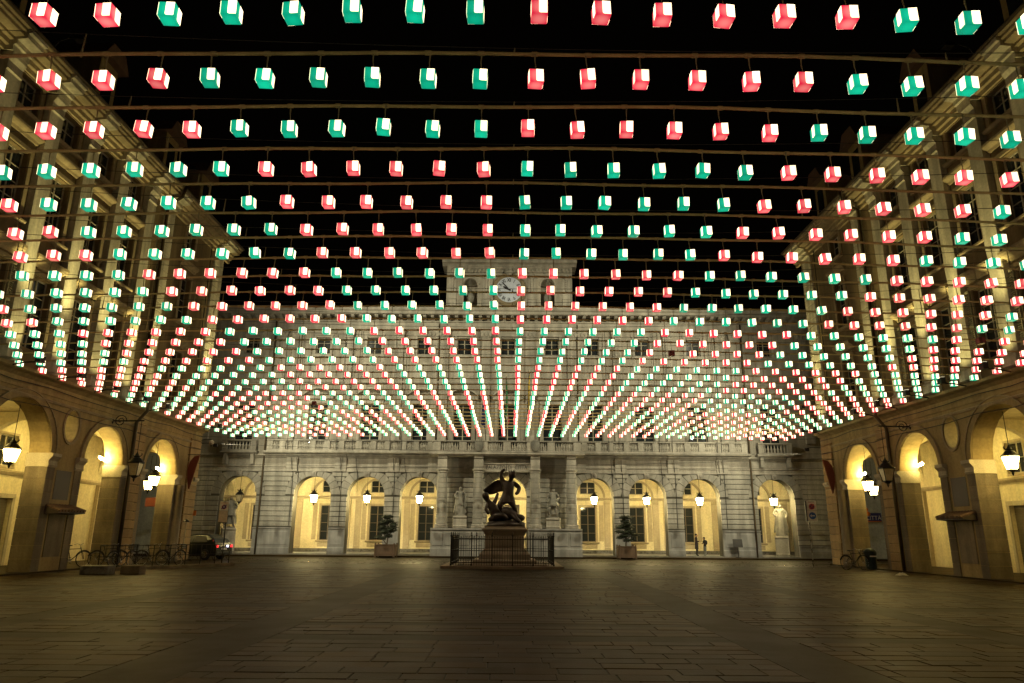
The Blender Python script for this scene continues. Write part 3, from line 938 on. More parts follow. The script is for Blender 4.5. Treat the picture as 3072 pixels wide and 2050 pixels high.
# --- clock gable
TL, TR = -4.93, 5.05
gable = MB(PT)
us = sorted(set([TL, TR] + arch_us(-3.02, 0.55, 10) + arch_us(3.10, 0.55, 10)))


def gable_int(i):
    a, b = us[i], us[i + 1]
    mid = (a + b) / 2
    for c in (-3.02, 3.10):
        if abs(mid - c) < 0.55:
            za = 20.75 + math.sqrt(max(0, 0.55 ** 2 - (a - c) ** 2)); zb = 20.75 + math.sqrt(max(0, 0.55 ** 2 - (b - c) ** 2))
            return [((18.6, 18.95), (18.6, 18.95)), ((za, 22.4), (zb, 22.4))]
    return [((18.6, 22.4), (18.6, 22.4))]


gable.strips(us, -0.05, 0.55, gable_int)
gable.build('clock_gable', M['pwall'], pal)
MB(PT).box(TL + 0.02, TR - 0.02, 0.56, 1.6, 18.55, 22.3).build('gable_core', M['pwall'], pal)
MB(PT).profile([(1.7, 22.3), (-0.10, 22.3), (-0.20, 22.40), (-0.32, 22.46), (-0.52, 22.50), (-0.58, 22.62), (-0.58, 22.76), (1.7, 22.76)], TL - 0.36, TR + 0.36).build('gable_cornice', M['ptrim'], pal)
MB(PT).profile([(0, 21.55), (-0.13, 21.55), (-0.17, 21.62), (-0.10, 21.66), (0, 21.66)], TL, TR).build('gable_moulding', M['ptrim'], pal)
MB(PT).profile([(0, 18.6), (-0.22, 18.6), (-0.22, 18.92), (-0.14, 18.96), (0, 18.96)], TL - 0.04, TR + 0.04).build('gable_base', M['ptrim'], pal)
fr = MB(PT)
k = 0
u = TL + 0.25
while u < TR - 0.2:
    fr.ell((u, -0.07, 21.98 + 0.09 * math.sin(k * 1.7)), (0.11, 0.07, 0.15), 7, 5, 0.4, k)
    fr.tube([(u, -0.08, 21.85), (u + 0.1, -0.10, 22.10), (u + 0.22, -0.08, 22.15), (u + 0.28, -0.10, 21.95)], 0.03, 5)
    u += 0.30
    k += 1
tag(fr.build('carved_frieze', M['ptrim'], pal, smooth=True), kind='stuff')
for u in (-4.45, -1.75, 1.85, 4.58):
    MB(PT).profile([(0, 19.0), (-0.14, 19.0), (-0.14, 19.5), (-0.20, 19.55), (-0.10, 19.6), (-0.10, 21.55), (0, 21.55)], u - 0.30, u + 0.30).build('gable_pilaster', M['ptrim'], pal)
    m = MB(PT)
    for q in range(6):
        m.ell((u, -0.14, 20.3 + q * 0.18), (0.10 + 0.03 * (q % 2), 0.06, 0.13), 8, 6, 0.4, q + u)
    m.build('carved_drop', M['ptrim'], pal, smooth=True)
    m = MB(PT)
    m.ell((u, -0.18, 21.42), (0.26, 0.16, 0.18), 10, 8, 0.5, u)
    m.build('carved_console', M['ptrim'], pal, smooth=True)
for c in (-3.02, 3.10):
    sh = MB(PT)
    n = 12
    rim = [(c + 0.56 * math.cos(PI * k / n), 0.02, 20.75 + 0.56 * math.sin(PI * k / n)) for k in range(n + 1)]
    P = [(c, 0.45, 20.78)] + rim + [(c + 0.5 * math.cos(PI * (k + .5) / n), 0.30, 20.76 + 0.5 * math.sin(PI * (k + .5) / n)) for k in range(n)]
    F = []
    for k in range(n):
        F += [(0, 1 + k, n + 2 + k), (0, n + 2 + k, 2 + k), (1 + k, 2 + k, n + 2 + k)]
    sh.add(P, F)
    sh.build('niche_shell', M['ptrim'], pal)
    MB(PT).lathe([(0.16, 0), (0.18, 0.06), (0.08, 0.16), (0.10, 0.26), (0.26, 0.55), (0.30, 0.80), (0.24, 1.02), (0.14, 1.12), (0.20, 1.20), (0.20, 1.26), (0.10, 1.38), (0.03, 1.46)], (c, 0.12, 18.98), 16).build('stone_vase', M['marble'], pal, smooth=True)
    pts = arc(c, 20.75, 0.68, 0, PI, 14)
    MB(PT).prism(pts + arc(c, 20.75, 0.57, PI, 0, 14), -0.11, -0.03).build('niche_arch', M['ptrim'], pal)
    MB(PT).box(c - 1.0, c + 1.0, -0.16, -0.02, 21.42, 21.52).build('niche_cornice', M['ptrim'], pal)
CZ, CU = 20.34, 0.04
clk = MB(lambda p: PT((CU + p[0], -0.09 - p[2], CZ + p[1])))
clk.lathe([(1.04, 0.0), (1.06, 0.06), (1.16, 0.10), (1.26, 0.08), (1.32, 0.12), (1.38, 0.06), (1.38, -0.04), (1.04, -0.04)], n=40)
clk.build('clock_rim', M['clockring'], pal, smooth=False)
dial = MB(lambda p: PT((CU + p[0], -0.12 - p[2], CZ + p[1]))).lathe([(1.05, 0), (1.05, 0.015)], n=40).build('clock_dial', M['clockface'], pal)
for k, t in enumerate(['XII', 'I', 'II', 'III', 'IIII', 'V', 'VI', 'VII', 'VIII', 'IX', 'X', 'XI']):
    a = PI / 2 - k * PI / 6
    ca, sa = math.cos(a), math.sin(a)
    b = a - PI / 2
    text_obj('hour_numeral', t, 0.40, M['black'], dial,
             lambda x, y, ca=ca, sa=sa, b=b: PT((CU + ca * 0.80 + x * 0.62 * math.cos(b) - y * math.sin(b), -0.139, CZ + sa * 0.80 + x * 0.62 * math.sin(b) + y * math.cos(b))), 0.012)
for name, ang, ln, w in (('minute_hand', rad(90 + 42), 0.90, 0.045), ('hour_hand', rad(90 + 62), 0.58, 0.065)):
    hx, hz = math.cos(ang), math.sin(ang)
    poly = [(CU - hz * w - hx * 0.14, CZ + hx * w - hz * 0.14), (CU + hz * w - hx * 0.14, CZ - hx * w - hz * 0.14), (CU + hx * ln * 0.8 + hz * w, CZ + hz * ln * 0.8 - hx * w),
            (CU + hx * ln, CZ + hz * ln), (CU + hx * ln * 0.8 - hz * w, CZ + hz * ln * 0.8 + hx * w)]
    MB(PT).prism(poly, -0.165 if name == 'minute_hand' else -0.155, -0.145 if name == 'hour_hand' else -0.157).build(name, M['black'], dial)
MB(PT).ell((CU, -0.2, 21.78), (0.36, 0.12, 0.22), 12, 8, 0.4, 2).build('carved_crest', M['ptrim'], pal, smooth=True)

# ================================================================== SIDE BUILDINGS (mirror images on both sides of the square)
SA = [(39.35, 1.75), (33.75, 1.64), (27.75, 1.95), (21.75, 1.64), (16.35, 1.68)]
SSPR = 4.74
SOV = [(30.90, 0.52, 6.0, 0.70), (24.60, 0.52, 6.0, 0.70)]
BAYS = [39.35, 32.80, 30.10, 27.40, 24.70, 22.00, 19.30]
PILS = [34.15, 31.45, 28.75, 26.05, 23.35, 20.65]
Y0S, Y1S = 13.6, 43.9
UPL = []


def side_building(sg):
    SX = lambda p: (sg * (19.0 + p[1]), p[0], p[2])
    where = 'left' if sg < 0 else 'right'
    b = thing('arcaded_building', 'ochre arcaded building with uplit pilasters on the %s side of the square' % where, 'building', (sg * 19.0, Y1S, 0), 'arcaded buildings flanking the square')
    # ground floor wall with arches and oval openings
    arch_wall(MB(SX), Y0S, Y1S, 0.0, 7.0, 0.0, 0.85, SA, SSPR, SOV).build('arcade_wall', M['ochre'], b)
    # raised archivolts, oval rims
    for c, r in SA:
        MB(SX).prism(arc(c, SSPR, r + 0.30, 0, PI, 20) + arc(c, SSPR, r + 0.02, PI, 0, 20), -0.06, 0.0).build('archivolt', M['ochre'], b)
        MB(SX).prism(arc(c, SSPR, r + 0.34, 0, PI, 20) + arc(c, SSPR, r + 0.30, PI, 0, 20), -0.10, 0.0).build('archivolt_rim', M['ochretrim'], b)
    for c, a, z, bb in SOV:
        n = 24
        out = [(c + (a + 0.10) * math.cos(2 * PI * k / n), z + (bb + 0.10) * math.sin(2 * PI * k / n)) for k in range(n)]
        inn = [(c + a * math.cos(2 * PI * k / n), z + bb * math.sin(2 * PI * k / n)) for k in range(n)]
        m = MB(SX)
        P = [(x, -0.05, y) for x, y in out] + [(x, -0.05, y) for x, y in inn] + [(x, 0.0, y) for x, y in out]
        m.add(P, [(k, (k + 1) % n, n + (k + 1) % n, n + k) for k in range(n)] + [(k, (k + 1) % n, 2 * n + (k + 1) % n, 2 * n + k) for k in range(n)])
        m.build('oval_rim', M['ochretrim'], b)
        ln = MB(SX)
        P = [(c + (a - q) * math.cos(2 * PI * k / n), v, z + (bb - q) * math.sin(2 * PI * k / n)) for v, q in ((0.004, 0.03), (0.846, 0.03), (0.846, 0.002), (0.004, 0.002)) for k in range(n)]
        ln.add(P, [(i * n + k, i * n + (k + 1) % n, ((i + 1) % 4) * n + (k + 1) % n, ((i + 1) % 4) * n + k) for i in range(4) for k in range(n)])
        ln.build('oval_glow_lining', M['cream'], b)  # pale lining added so the oval's reveal looks lit from inside
    # imposts (capitals) on every jamb, stone piers below them in courses
    jambs = sorted([x for c, r in SA for x in (c - r, c + r)])
    spans = [(Y0S, jambs[0])] + [(jambs[i], jambs[i + 1]) for i in range(1, len(jambs) - 1, 2)] + [(jambs[-1], Y1S)]
    for a, e in spans:
        w = e - a
        if 1.0 < w < 3.3:
            for s0, s1 in ((a, a + 0.55), (e - 0.55, e)):
                MB(SX).profile([(0.89, 4.18), (-0.06, 4.18), (-0.09, 4.26), (-0.06, 4.30), (-0.06, 4.44), (-0.16, 4.56), (-0.20, 4.60), (-0.20, 4.735), (0.89, 4.735)], s0 - (0.05 if s0 == a else 0), s1 + (0.05 if s1 == e else 0)).build('impost', M['capstone'], b)
            k = 0
            for s0, s1 in ((a - 0.02, a + 0.5), (e - 0.5, e + 0.02)):
                z = 0.0
                while z < 4.15:
                    h = 0.52 if z > 0 else 0.55
                    h = min(h, 4.175 - z)
                    MB(SX).bevbox(s0, s1, -0.035, 0.88, z + 0.006, z + h - 0.006, 0.01).build('pier_stone', M['pierstone'], b)
                    z += h
            if 2.1 < w < 2.7 and (29 < a < 31 or 23 < a < 25):   # the wide piers with a blind niche, a small tiled canopy
                MB(SX).box(a + 0.65, e - 0.65, -0.03, 0.002, 0.6, 2.35).build('blind_panel', M['pierstone'], b)
                MB(SX).box(a + 0.68, e - 0.68, -0.012, 0.003, 2.9, 4.1).build('blind_panel', M['wood'], b)
                cn = MB(SX).profile([(0.0, 2.62), (-0.62, 2.42), (-0.62, 2.35), (0.0, 2.30)], a + 0.25, e - 0.25).build('canopy', M['wood'], b)
                nt = 9
                for q in range(nt):
                    u = a + 0.25 + (w - 0.5) * (q + 0.5) / nt
                    MB(SX).tube([(u, -0.66, 2.445), (u, 0.0, 2.66)], 0.075, 8).build('canopy_tile', M['tile'], cn)
    # rusticated strips: beside the downpipe and on the corner
    for s0, s1 in ((36.0, 37.2), (42.55, 43.93)):
        z = 0.02
        while z < 6.9:
            h = 0.43
            MB(SX).bevbox(s0, s1, -0.09 if s0 < 40 else -0.10, 1.0 if s1 > 43 else 0.3, z + 0.014, min(z + h, 7.0) - 0.014, 0.02).build('corner_block', M['quoin'], b)
            z += h
    # attached column beside the corner arch
    for cu in (41.65,):
        MB(SX).lathe([(0.44, 0), (0.44, 0.30), (0.40, 0.36), (0.37, 0.40), (0.36, 2.2), (0.33, 4.1), (0.37, 4.14), (0.35, 4.2)], (cu, -0.02, 0.0), 18).build('attached_column', M['pierstone'], b, smooth=True)
    # end wall towards the street, with the passage arch
    EW = lambda p: (sg * (19.0 + p[0]), Y1S - 0.02 - p[1], p[2])
    arch_wall(MB(EW), 1.0, 9.0, 0.0, 7.0, 0.0, 0.8, [(2.75, 1.5)], SSPR).build('end_wall', M['ochre'], b)
    # entablature above the arcade
    MB(SX).profile([(0.0, 6.72), (-0.07, 6.72), (-0.10, 6.80), (-0.05, 6.84), (0.0, 6.84)], Y0S, Y1S + 0.1).build('string_course', M['ochretrim'], b)
    MB(SX).profile([(1.0, 7.0), (-0.05, 7.0), (-0.05, 7.40), (-0.14, 7.46), (-0.22, 7.52), (-0.36, 7.56), (-0.42, 7.60), (-0.42, 7.72), (1.0, 7.86)], Y0S, Y1S + 0.12).build('cornice_band', M['ochre'], b)
    MB(EW).profile([(0.0, 7.0), (-0.05, 7.0), (-0.05, 7.40), (-0.50, 7.62), (-0.50, 7.80), (0.0, 7.86)], 1.0, 9.0).build('cornice_band', M['ochre'], b)
    # arcade inside
    DB = 4.6
    doors = [(c - 0.95, c + 0.95, 0.06, 3.1) for c in (33.75, 27.75, 21.75)]
    lun = [(c - 0.6, c + 0.6, 4.55, 6.0) for c in (33.75, 27.75, 21.75)]
    hole_wall(MB(SX), Y0S, Y1S - 1.0, 0.0, 7.0, DB, DB + 0.4, doors + lun).build('arcade_back_wall', M['cream'], b)
    MB(SX).box(Y0S, Y1S - 0.85, 0.83, DB + 0.4, 6.80, 6.98).build('arcade_ceiling', M['cream'], b)
    MB(SX).box(Y0S, Y1S - 1.0, DB + 0.9, DB + 1.0, 0, 7).build('room_back', M['black'], b)
    MB(SX).profile([(DB, 4.15), (DB - 0.08, 4.15), (DB - 0.16, 4.28), (DB - 0.16, 4.36), (DB, 4.36)], Y0S, Y1S - 1.0).build('cornice_moulding', M['creamtrim_shaded'], b)
    for s0, rw in ((36.6, .45), (32.2, .16), (23.3, .16), (18.9, .45), (42.0, .45)):
        vs = [0.85 + (DB - 0.85) * (0.5 - 0.5 * math.cos(PI * k / 14)) for k in range(15)]
        cv, rv = (0.85 + DB) / 2, (DB - 0.85) / 2
        zz = [4.75 + 1.75 * math.sqrt(max(0, rv * rv - (x - cv) ** 2)) / rv for x in vs]
        MB(lambda p, s0=s0, rw=rw: SX((s0 - rw + p[1], p[0], p[2]))).strips(vs, 0, 2 * rw, lambda i: [((zz[i], 6.79), (zz[i + 1], 6.79))]).build('vault_rib', M['cream'], b)
        MB(SX).profile([(DB, 0.0), (DB - 0.26, 0.0), (DB - 0.26, 0.5), (DB - 0.20, 0.55), (DB - 0.20, 4.05), (DB - 0.30, 4.14), (DB, 4.14)], s0 - max(rw, .3), s0 + max(rw, .3)).build('wall_pilaster', M['creamtrim_shaded'], b)
    for (a, e, z0, z1), (l0, l1, k0, k1) in zip(doors, lun):
        sh = MB(SX).box(a, e, DB + 0.2, DB + 0.24, z0, z1).build('roller_shutter', M['metalshutter'], b)
        for q in range(26):
            z = z0 + (z1 - z0) * q / 26
            MB(SX).bevbox(a + 0.01, e - 0.01, DB + 0.165, DB + 0.201, z + 0.004, z + (z1 - z0) / 26 - 0.004, 0.012).build('shutter_slat', M['metalshutter'], sh)
        m = MB(SX)
        m.box(a - 0.18, a, DB - 0.06, DB - 0.001, 0.0, z1); m.box(e, e + 0.18, DB - 0.06, DB - 0.001, 0.0, z1); m.box(a - 0.18, e + 0.18, DB - 0.07, DB - 0.001, z1, z1 + 0.2)
        m.build('door_surround', M['capstone'], b)
        window(b, SX, l0, l1, k0, k1, DB + 0.12, M['framepale'], 2, 2)
        m = MB(SX)
        m.box(l0 - 0.1, l0, DB - 0.04, DB - 0.001, k0 - 0.1, k1 + 0.1); m.box(l1, l1 + 0.1, DB - 0.04, DB - 0.001, k0 - 0.1, k1 + 0.1)
        m.box(l0, l1, DB - 0.04, DB - 0.001, k1, k1 + 0.1); m.box(l0, l1, DB - 0.06, DB - 0.001, k0 - 0.1, k0)
        m.build('window_surround', M['creamtrim_shaded'], b)
    # upper wall
    holes = []
    for c in BAYS:
        holes += [(c - 0.60, c + 0.60, 8.55, 11.45), (c - 0.58, c + 0.58, 13.3, 15.9), (c - 0.55, c + 0.55, 17.55, 18.75)]
    hole_wall(MB(SX), Y0S, Y1S, 7.8, 19.4, 0.0, 0.45, holes).build('upper_wall', M['ochre_shaded'], b)
    MB(SX).box(Y0S, Y1S - 0.5, 1.0, 1.1, 7.9, 19.3).build('room_back', M['black'], b)
    MB(EW).box(0.0, 9.0, 0.0, 0.45, 7.86, 19.4).build('end_wall_upper', M['ochre'], b)
    for c in BAYS:
        window(b, SX, c - 0.60, c + 0.60, 8.55, 11.45, 0.20, M['framepale'], 2, 4)
        window(b, SX, c - 0.58, c + 0.58, 13.3, 15.9, 0.20, M['framepale'], 2, 4)
        window(b, SX, c - 0.55, c + 0.55, 17.55, 18.75, 0.20, M['framepale'], 2, 2)
        for (w0, w1, d) in ((8.55, 11.5, 0.09), (13.3, 15.95, 0.07), (17.5, 18.8, 0.05)):
            m = MB(SX)
            m.box(c - 0.80, c - 0.602, -d, 0.0, w0 - 0.1, w1); m.box(c + 0.602, c + 0.80, -d, 0.0, w0 - 0.1, w1); m.box(c - 0.80, c + 0.80, -d - 0.01, 0.0, w1, w1 + 0.16)
            m.build('window_surround', M['ochretrim'], b)
            if w0 > 9:
                MB(SX).profile([(0, w0 - 0.26), (-0.14, w0 - 0.26), (-0.20, w0 - 0.18), (-0.20, w0 - 0.11), (0, w0 - 0.11)], c - 0.9, c + 0.9).build('window_sill', M['ochretrim'], b)
        # projecting window cornices that catch the uplights
        MB(SX).profile([(0, 11.78), (-0.10, 11.78), (-0.14, 11.9), (-0.34, 12.0), (-0.38, 12.1), (-0.38, 12.2), (0, 12.24)], c - 1.0, c + 1.0).build('window_cornice', M['ochretrim'], b)
        MB(SX).profile([(0, 16.42), (-0.08, 16.42), (-0.12, 16.52), (-0.26, 16.6), (-0.30, 16.66), (-0.30, 16.76), (0, 16.8)], c - 0.95, c + 0.95).build('window_cornice', M['ochretrim'], b)
        # louvred shutters folded open beside the first-floor windows
        if c < 36 and (sg > 0 or c < 26):
            for s in (-1, 1):
                u0 = c + s * 0.66 if s > 0 else c - 0.66 - 0.50
                MB_ = MB(SX)
                MB_.box(u0, u0 + 0.05, -0.16, -0.11, 8.5, 11.5); MB_.box(u0 + 0.45, u0 + 0.50, -0.16, -0.11, 8.5, 11.5)
                MB_.box(u0 + 0.05, u0 + 0.45, -0.16, -0.11, 8.5, 8.6); MB_.box(u0 + 0.05, u0 + 0.45, -0.16, -0.11, 11.4, 11.5); MB_.box(u0 + 0.05, u0 + 0.45, -0.16, -0.11, 9.95, 10.05)
                sh = MB_.build('shutter', M['shutter'], b)
                sl = MB(SX)
                z = 8.64
                while z < 11.36:
                    if not 9.9 < z < 10.06:
                        sl.profile([(-0.165, z), (-0.155, z - 0.008), (-0.105, z + 0.055), (-0.115, z + 0.063)], u0 + 0.05, u0 + 0.45)
                    z += 0.085
                tag(sl.build('louvre_slats', M['shutter'], sh), kind='stuff')
    for c in PILS:
        MB(SX).profile([(0, 7.86), (-0.40, 7.86), (-0.40, 8.25), (-0.34, 8.32), (-0.28, 8.36), (-0.28, 18.1), (-0.34, 18.16), (-0.30, 18.24), (-0.30, 18.5), (-0.42, 18.7), (-0.42, 18.85), (0, 18.85)], c - 0.40, c + 0.40).build('pilaster', M['pil_lit'], b)
        MB(SX).profile([(0, 18.86), (-0.42, 18.86), (-0.42, 19.10), (-0.52, 19.12), (-0.52, 19.32), (-0.90, 19.36), (-0.90, 19.56), (-1.02, 19.58), (-1.02, 19.72), (0, 19.72)], c - 0.46, c + 0.46).build('cornice_break', M['pil_lit'], b)
    for s0, s1 in ((35.95, 36.95), (42.6, 43.94)):
        z = 7.9
        while z < 18.8:
            h = 0.46
            MB(SX).bevbox(s0, s1, -0.14, 0.02, z + 0.012, z + h - 0.012, 0.02).build('corner_block', M['pil_lit'], b)
            z += h
        MB(SX).profile([(0, 18.86), (-0.32, 18.86), (-0.32, 19.10), (-0.46, 19.12), (-0.46, 19.32), (-0.86, 19.36), (-0.86, 19.56), (-0.98, 19.58), (-0.98, 19.72), (0, 19.72)], s0 - 0.05, s1 + 0.05).build('cornice_break', M['pil_lit'], b)
    MB(SX).profile([(0.0, 18.86), (-0.14, 18.86), (-0.14, 19.06), (-0.26, 19.08), (-0.26, 19.28), (-0.40, 19.30), (-0.40, 19.42), (-0.76, 19.46), (-0.76, 19.60), (-0.86, 19.62), (-0.86, 19.74), (-0.96, 19.78), (-0.96, 19.88), (0.4, 19.94)], Y0S, Y1S + 0.9).build('roof_cornice', M['ochretrim'], b)
    MB(SX).tube([(Y0S, -1.0, 19.86), ((Y0S + Y1S) / 2, -1.0, 19.86), (Y1S + 0.9, -1.0, 19.86)], 0.07, 8).build('gutter', M['pipe'], b)
    MB(EW).profile([(0.0, 19.0), (-0.06, 19.40), (-0.60, 19.46), (-0.86, 19.62), (-0.94, 19.88), (0.4, 19.94)], 0.4, 9.0).build('roof_cornice', M['ochretrim'], b)
    MB(SX).profile([(-0.9, 19.95), (5.5, 24.0), (9.0, 24.0), (9.0, 19.95)], Y0S, Y1S + 0.7).build('roof', M['roof'], b)
    for c in (38.4, 31.4, 24.6, 43.4):
        d = MB(SX)
        d.box(c - 0.75, c + 0.75, 1.4, 4.6, 21.2, 24.4)
        dm = d.build('dormer', M['ochre'], b)
        MB(SX).prism([(c - 1.05, 24.4), (c + 1.05, 24.4), (c + 0.55, 25.25), (c - 0.55, 25.25)], 1.0, 5.0).build('dormer_roof', M['tile'], dm)
        MB(SX).box(c - 0.4, c + 0.4, 1.37, 1.40, 22.3, 23.9).build('dormer_window', M['glass'], dm)
    # downpipe by the strip
    MB(SX).tube([(35.82, -0.20, 0.05), (35.82, -0.20, 4.0), (35.82, -0.20, 6.9), (35.82, -0.66, 7.5), (35.82, -0.66, 8.0), (35.82, -0.24, 8.5), (35.82, -0.24, 13.0), (35.82, -0.24, 18.8), (35.82, -0.95, 19.3), (35.82, -1.1, 19.95)], 0.085, 8).build('downpipe', M['pipe'], b, smooth=True)
    MB(SX).tube([(41.9, -0.16, 7.9), (41.9, -0.16, 13.0), (41.9, -0.16, 18.9)], 0.035, 6).build('facade_cable', M['cable'], b)
    # loose cables along the wall
    for z, dz in ((6.55, 0.18), (7.30, 0.12)):
        MB(SX).tube([(Y0S + 30.2 * k / 14, -0.16, z - dz * abs(math.sin(k * 1.3))) for k in range(15)], 0.018, 5).build('wall_cable', M['cable'], b)
    return b


side_building(-1)
side_building(1)

# neighbours across the street, seen past the corners and through the corner arches
for sg in (-1, 1):
    NX = lambda p: (PX + sg * (23.62 + p[0]), PY + 0.05 + p[1], p[2])
    where = 'left' if sg < 0 else 'right'
    nb = thing('plain_house', 'plain grey plaster house beside the city hall at far %s' % where, 'building', (PX + sg * 24, PY, 0), 'plain houses beside the city hall')
    holes = [(1.0, 2.0, 0.1, 3.2)] + [(k * 3.0 + 0.8, k * 3.0 + 1.9, w, w + 2.0) for k in range(5) for w in (8.2, 12.4)] + [(5.6, 7.4, 0.1, 2.6)]
    hole_wall(MB(NX), 0.0, 17.0, 0, 16.5, 0.0, 0.5, holes).build('wall', M['bluewall'], nb)
    MB(NX).box(1.0, 2.0, 0.25, 0.32, 0.1, 3.2).build('door', M['teal'], nb)
    MB(NX).box(5.6, 7.4, 0.25, 0.32, 0.1, 2.6).build('door', M['wood'], nb)
    for h in holes[1:-1]:
        window(nb, NX, *h, 0.2, M['framepale'], 2, 3)
    MB(NX).box(0.1, 16.9, 0.9, 1.0, 0.1, 16.0).build('room_back', M['black'], nb)
    MB(NX).profile([(0, 16.5), (-0.5, 16.6), (-0.6, 16.9), (0.5, 17.0)], 0.0, 17.2).build('roof_cornice', M['bluequoin'], nb)
    for k in range(18):
        MB(NX).bevbox(4.3, 5.1, -0.05, 0.01, 0.1 + k * 0.40 + 0.012, 0.1 + (k + 1) * 0.40 - 0.012, 0.02).build('quoin_block', M['bluequoin'], nb)

# ---------------- uplights standing on the cornice band at the foot of each pilaster
UPM = MB()
UPM.box(-0.16, 0.16, -0.10, 0.10, 0.0, 0.07)
UPM.prism([(-0.15, 0.07), (0.15, 0.07), (0.17, 0.26), (-0.17, 0.26)], -0.09, 0.09)
UPMESH = UPM.mesh('uplight', M['iron'])
UPL_L = MB().box(-0.14, 0.14, -0.07, 0.07, 0.262, 0.272).mesh('uplight_lens', M['uplens'])
for sg in (-1, 1):
    for i, c in enumerate(PILS + [36.45, 43.2]):
        X, Z = sg * 17.60, 7.70
        what = {36.45: 'rusticated strip beside the downpipe', 43.2: 'corner of the building by the street'}.get(c, 'pilaster, %s from the street corner' % ordinal(i + 1))
        t = thing('uplight', 'small black floodlight on the %s ledge under the %s' % ('left' if sg < 0 else 'right', what), 'floodlight', (X, c, Z), 'uplights on the ledges')
        piece('housing', UPMESH, t, (0, 0, 0), (0, 0, PI / 2), world=False)
        piece('lens', UPL_L, t, (0, 0, 0), (0, 0, PI / 2), world=False)
        MB().tube([(0, 0, 0.03), (sg * 0.5, 0, 0.02), (sg * 1.0, 0, -0.08)], 0.03, 6).build('arm', M['iron'], t, local=True)
        k = 1.0 if c != 36.45 else 0.7
        if sg < 0 and c > 28: k *= 1.15
        spot('uplight_beam', (X, c, Z + 0.30), (sg * 18.72, c, Z + 5.4), UP_W * k, SODIUM, 28, 1.0, 0.05)
        spot('uplight_spill', (X, c, Z + 0.30), (sg * 18.72, c, Z + 1.7), 140.0 * k, SODIUM, 66, 0.9, 0.05)

# ================================================================== THE CARPET OF CUBE LANTERNS
HC = 7.98
DX, DY = 0.7835, 1.336
RY1 = 7.64
NROW = 31
S = 0.102


def project(x, y, z):
    z -= CAM_H
    zc = y * math.cos(PITCH) + z * math.sin(PITCH)
    uc = -y * math.sin(PITCH) + z * math.cos(PITCH)
    if zc < 0.1:
        return None
    u, v = FPX * x / zc, -FPX * uc / zc
    return (u * math.cos(ROLL) - v * math.sin(ROLL) + 1536, u * math.sin(ROLL) + v * math.cos(ROLL) + 1025, zc)


def row_drop(r):
    """the bars bow upwards a little, the front ones most"""
    return 0.022 / (7.7 + 1.29 * max(r, 0))


def cube_state(r, c):
    x = (c + 0.5) * DX * (0.988 if r <= 2 else 0.994 if r == 3 else 1.0) - (0.09 if r <= 2 else 0.14)
    y = RY1 + DY * (r - 1)
    z = HC - row_drop(r) * x * x + 0.02
    return x, y, z


def cube_colour(r, c):
    rb = (r + 4) // 4          # rows 0-3, 4-7, 8-11 ... share a block
    cb = (c + 24) // 6         # columns in blocks of six
    return 'red' if (rb + cb) % 2 == 1 else 'green'


def body_part(mb, lid=1):
    """coloured shell with an opaque dark lid on top, slightly rounded edges"""
    e = S
    b = 0.010
    for k in range(4):
        a = k * PI / 2
        ca, sa = math.cos(a), math.sin(a)
        T = lambda p: (p[0] * ca - p[1] * sa, p[0] * sa + p[1] * ca, p[2])
        mb.add([T((-e + b, -e, -e + b)), T((e - b, -e, -e + b)), T((e - b, -e, e - b)), T((-e + b, -e, e - b))], [(0, 1, 2, 3)])
        mb.add([T((e - b, -e, -e + b)), T((e, -e + b, -e + b)), T((e, -e + b, e - b)), T((e - b, -e, e - b))], [(0, 1, 2, 3)])
        mb.add([T((-e + b, -e, -e + b)), T((-e + b, -e + b, -e)), T((e - b, -e + b, -e)), T((e - b, -e, -e + b))], [(0, 1, 2, 3)])
        mb.add([T((-e + b, -e, e - b)), T((e - b, -e, e - b)), T((e - b, -e + b, e)), T((-e + b, -e + b, e))], [(0, 1, 2, 3)])
        mb.add([T((e - b, -e, -e + b)), T((e - b, -e + b, -e)), T((e, -e + b, -e + b))], [(0, 1, 2)])
        mb.add([T((e - b, -e, e - b)), T((e, -e + b, e - b)), T((e - b, -e + b, e))], [(0, 1, 2)])
    mb.add([(-e + b, -e + b, -e), (e - b, -e + b, -e), (e - b, e - b, -e), (-e + b, e - b, -e)], [(0, 3, 2, 1)])
    q = mb.cur
    mb.cur = lid
    mb.add([(-e + b, -e + b, e), (e - b, -e + b, e), (e - b, e - b, e), (-e + b, e - b, e)], [(0, 1, 2, 3)])
    mb.cur = q
    return mb


def panel_part(mb, k, off=(0, 0, 0), rz=0.0):
    """white right half of side k, lower left corner rounded"""
    e = S + 0.003
    a = k * PI / 2 + rz
    ca, sa = math.cos(a), math.sin(a)
    q = 0.022
    x0 = -0.008
    poly = [(x0 + q, -S + 0.010), (S - 0.005, -S + 0.010), (S - 0.005, S - 0.006), (x0, S - 0.006), (x0, -S + 0.010 + q), (x0 + q * 0.3, -S + 0.010 + q * 0.3)]
    mb.add([(x * ca - (-e) * sa + off[0], x * sa + (-e) * ca + off[1], z + off[2]) for x, z in poly], [tuple(range(6))])
    return mb


